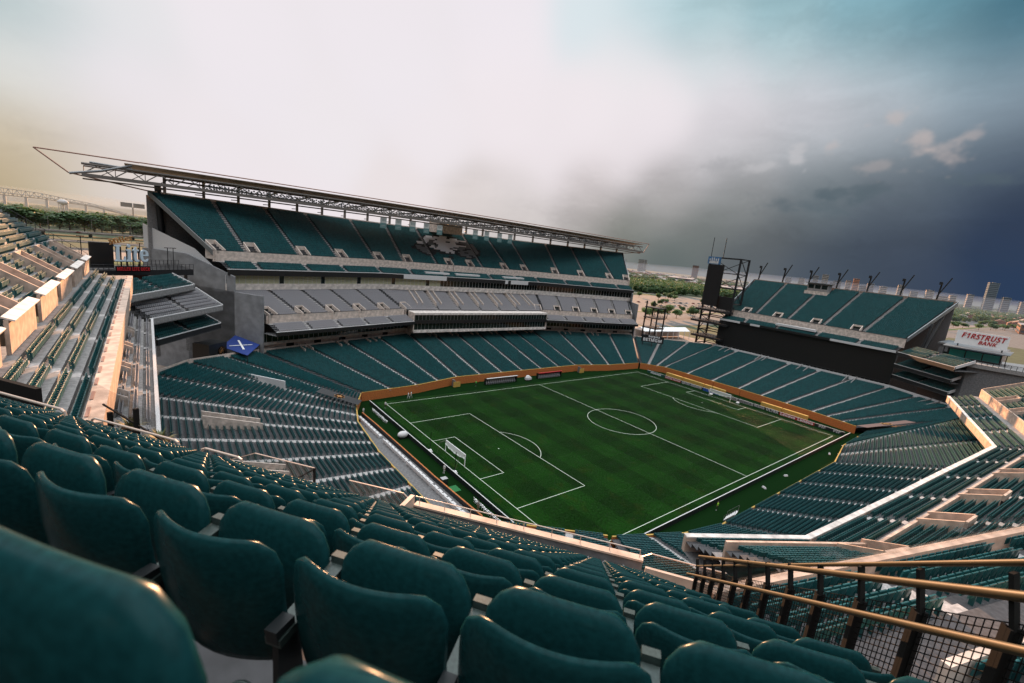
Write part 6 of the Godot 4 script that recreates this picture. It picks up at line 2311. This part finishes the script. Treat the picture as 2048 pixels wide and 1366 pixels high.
		for s in [-1, 1]:
			b = MB.new()
			b.beam(q[0] + n * s + UP * 0.5, q[1] + n * s + UP * 0.5, 0.4, 1.0)
			obj("barrier", b, M.far_pale, rd)
		if q[3] == 1:
			for k in 12:
				b = MB.new()
				var p: Vector3 = q[0].lerp(q[1], k / 11.0)
				b.box(V(p.x, 1.6, p.z), V(3, 4.4, 14))
				obj("pier", b, M.concrete, rd)
	b = MB.new()
	b.quad(V(-300, -0.5, -520), V(60, -0.5, -560), V(60, -0.5, -250), V(-300, -0.5, -250))
	struct(obj("lot", b, M.plaza))
	b = MB.new()
	b.quad(V(-200, -0.47, -420), V(40, -0.47, -430), V(40, -0.47, -380), V(-200, -0.47, -370))
	struct(obj("verge", b, M.verge))
	var cm := [M.car_white, M.car_dark, M.car_silver, M.car_red]
	var cn := ["white", "dark", "silver", "red"]
	var proto: Node3D = null
	for i in 14:
		var f := i / 13.0
		var up := i % 2
		var p: Vector3 = V(-400, 5.02, -686).lerp(V(30, 5.02, -812), f) if up == 1 else V(-400, -0.4, -600).lerp(V(120, -0.4, -693), f)
		p.z += rng.randf_range(-7, 7)
		var c := car("%s car on the %s motorway carriageway, %s from the sunlit deck" % [cn[i % 4], "raised" if up == 1 else "lower", ORD[i].replace("front", "first")], p, 0.22, cm[i % 4], proto)
		if proto == null: proto = c
	for i in 26:
		var p := V(330 + 14 * (i % 13) + rng.randf_range(-2, 2), -0.5, -250 + 26 * (i / 13) + rng.randf_range(-2, 2))
		car("%s car parked beyond the open corner, %s row, %s bay" % [cn[(i * 3) % 4], "back" if i < 13 else "near", ORD[i % 13].replace("front", "first")], p, 1.3, cm[(i * 3) % 4], proto)
	for i in 9:
		var f := i / 8.0
		lamp_post("tall two armed lamp beside the motorway, %s from the sunlit deck" % ORD[i].replace("front", "first"), V(lerpf(-260, 30, f), -0.5, lerpf(-660, -740, f)), 24.0, 0.2)
	# billboards, water tower, sheds, bridge
	t = thing("billboard", "white billboard beside the motorway ramp at the far stand's end", "billboard", Transform3D(Basis(UP, -0.1), V(-52, -0.5, -640)))
	b = MB.new()
	b.box(V(0, 22, 0), V(22, 10, 0.8))
	obj("panel", b, M.white, t)
	b = MB.new()
	b.box(V(2, 20.5, 0.5), V(8, 1.6, 0.1))
	b.box(V(6, 18.6, 0.5), V(5, 1.2, 0.1))
	obj("print", b, M.red, t)
	b = MB.new()
	b.tube(V(0, 0, 0), V(0, 17, 0), 0.8, 8)
	obj("pole", b, M.dark_metal, t)
	t = thing("billboard", "dark double billboard on a pole above the hazy trees", "billboard", Transform3D(Basis(UP, 0.3), V(-125, -0.5, -1500)))
	b = MB.new()
	for s in [-1, 1]: b.box(V(s * 13, 52, 0), V(24, 11, 1))
	obj("panel", b, M.steel, t)
	b = MB.new()
	b.tube(V(0, 0, 0), V(0, 47, 0), 1.6, 8)
	obj("pole", b, M.steel, t)
	t = thing("water_tower", "pale water tower standing before the long bridge", "water tower", Transform3D(Basis.IDENTITY, V(-265, -0.5, -1600)))
	var sp := SphereMesh.new()
	sp.radius = 11
	sp.height = 14
	sp.radial_segments = 18
	sp.rings = 9
	inst("tank", sp, M.shed_white, t, Transform3D(Basis.IDENTITY, V(0, 41, 0)))
	for k in 6:
		var a := TAU * k / 6.0
		b = MB.new()
		b.tube(V(cos(a) * 10, 0, sin(a) * 10), V(cos(a) * 8, 38, sin(a) * 8), 0.7, 6)
		obj("leg", b, M.shed_white, t)
	b = MB.new()
	b.tube(V(0, 0, 0), V(0, 36, 0), 1.6, 8)
	obj("riser_pipe", b, M.shed_white, t)
	for q in [[-285, -1180, 120, 60, "long white roofed shed before the water tower"], [-205, -1240, 150, 60, "widest white roofed shed below the bridge"], [-370, -1500, 140, 70, "brown roofed depot at the bridge's foot"], [-150, -1500, 90, 50, "pale shed among the trees right of the water tower"], [-118, -1280, 70, 40, "small grey shed nearest the motorway ramp"]]:
		t = thing("shed", q[4], "building", Transform3D(Basis(UP, 0.35), V(q[0], -0.5, q[1])))
		b = MB.new()
		b.box(V(0, 5, 0), V(q[2], 10, q[3]))
		obj("wall", b, M.far_brick if "brown" in q[4] else M.far_grey, t)
		b = MB.new()
		b.prism([V(-q[2] / 2, 10, q[3] / 2 + 1), V(-q[2] / 2, 10, -q[3] / 2 - 1), V(-q[2] / 2, 14.5, 0)], V(q[2], 0, 0))
		obj("roof", b, M.far_brick if "brown" in q[4] else M.shed_white, t)
	t = thing("truss_bridge", "long blue steel truss bridge running down into the haze", "bridge")
	var prev := []
	var N := 56
	for i in N + 1:
		var f := float(i) / N
		var az := deg_to_rad(lerpf(-14.0, -0.3, f))
		var d := lerpf(2300.0, 2500.0, f)
		var el: float = [0.55, 0.62, 0.50, 0.14, -0.55][0]
		var k := f * 4.0
		var tab := [0.62, 0.60, 0.50, 0.08, -0.72]
		var k0 := mini(int(k), 3)
		el = lerpf(tab[k0], tab[k0 + 1], k - k0)
		var y := 41.9 + d * tan(deg_to_rad(el))
		var dep := lerpf(23.0, 7.0, smoothstep(0.25, 0.95, f))
		var p := V(-99 + sin(az) * d, y, 71 - cos(az) * d)
		var cur := [p, p - UP * dep]
		if i > 0:
			b = MB.new()
			b.beam(prev[0], p, 2.0, 2.0)
			b.beam(prev[1], cur[1], 3.0, 2.6)
			b.beam(cur[0], cur[1], 1.3, 1.3)
			if i % 2 == 0: b.beam(prev[0], cur[1], 1.2, 1.2)
			else: b.beam(prev[1], cur[0], 1.2, 1.2)
			obj("truss_bay", b, M.bridge_blue, t)
			b = MB.new()
			b.beam(prev[1].lerp(prev[0], 0.35), cur[1].lerp(cur[0], 0.35), 14.0, 2.2)
			obj("road_deck", b, M.bridge_blue, t)
			if i % 5 == 0:
				b = MB.new()
				b.box(V(p.x, cur[1].y / 2, p.z), V(7, cur[1].y, 9))
				obj("pier", b, M.bridge_blue, t)
		prev = cur
	# ramp from the bridge to the motorway
	b = MB.new()
	var rp := [V(-110, 12, -2400), V(-96, 6, -1700), V(-70, 2, -1100), V(-20, 0.5, -760)]
	for i in 3: b.beam(rp[i], rp[i + 1], 26, 2.0)
	struct(obj("motorway_ramp", b, M.road))
	# mist lying over the far land
	for q in [[V(-300, -5, -2100), V(3600, 150, 2700), Color(0.80, 0.82, 0.80), 0.00030], [V(2600, -5, -600), V(3800, 140, 3400), Color(0.62, 0.70, 0.80), 0.00022]]:
		var fv := FogVolume.new()
		fv.name = numbered("haze_bank")
		fv.shape = RenderingServer.FOG_VOLUME_SHAPE_ELLIPSOID
		fv.size = q[1]
		var fm := FogMaterial.new()
		fm.albedo = q[2]
		fm.density = q[3]
		fv.material = fm
		fv.position = q[0]
		fv.set_meta("kind", "stuff")
		add_child(fv)

func _ready() -> void:
	rng.seed = 20250617
	setup_camera_and_light()
	materials()
	mat("beige_warm", lin(0.60, 0.45, 0.36), 0.75, 0.0, tex_blotch, 0.1)
	mat("beige_dim", lin(0.34, 0.25, 0.20), 0.8, 0.0, tex_blotch, 0.1)
	mat("concrete_near", lin(0.075, 0.075, 0.08), 0.8, 0.0, tex_blotch, 0.5)  # same tone as terrace, with seat shade in the colour
	mat("banner", lin(0.50, 0.52, 0.50), 0.8)
	mat("banner_teal", lin(0.12, 0.22, 0.22), 0.8)
	mat("banner_print", lin(0.22, 0.27, 0.27), 0.8)
	mat("plant", lin(0.09, 0.10, 0.035), 0.6)
	mat("ad_blue2", lin(0.05, 0.14, 0.28), 0.5)
	mat("brick", lin(0.20, 0.07, 0.045), 0.85, 0.0, tex_grain, 0.5)
	mat("brown_sheet", lin(0.20, 0.12, 0.10), 0.8)
	mat("teal_panel", lin(0.01, 0.22, 0.20), 0.3)
	mat("letter_white", lin(0.55, 0.66, 0.74), 0.4)
	mat("cover", Color(1, 1, 1), 0.6)
	mat("stair_brown", lin(0.14, 0.085, 0.05), 0.75, 0.0, tex_streak, 0.4)
	mat("deck_floor", lin(0.075, 0.075, 0.08), 0.8, 0.0, tex_blotch, 0.5)  # floor as dark as terrace; the shade among seats is painted in
	pitch()
	lower_bowl()
	far_stand()
	far_roof()
	end_stand()
	left_stand()
	near_club()
	camera_deck()
	field_things()
	corner_things()
	outside()
	far_seats()
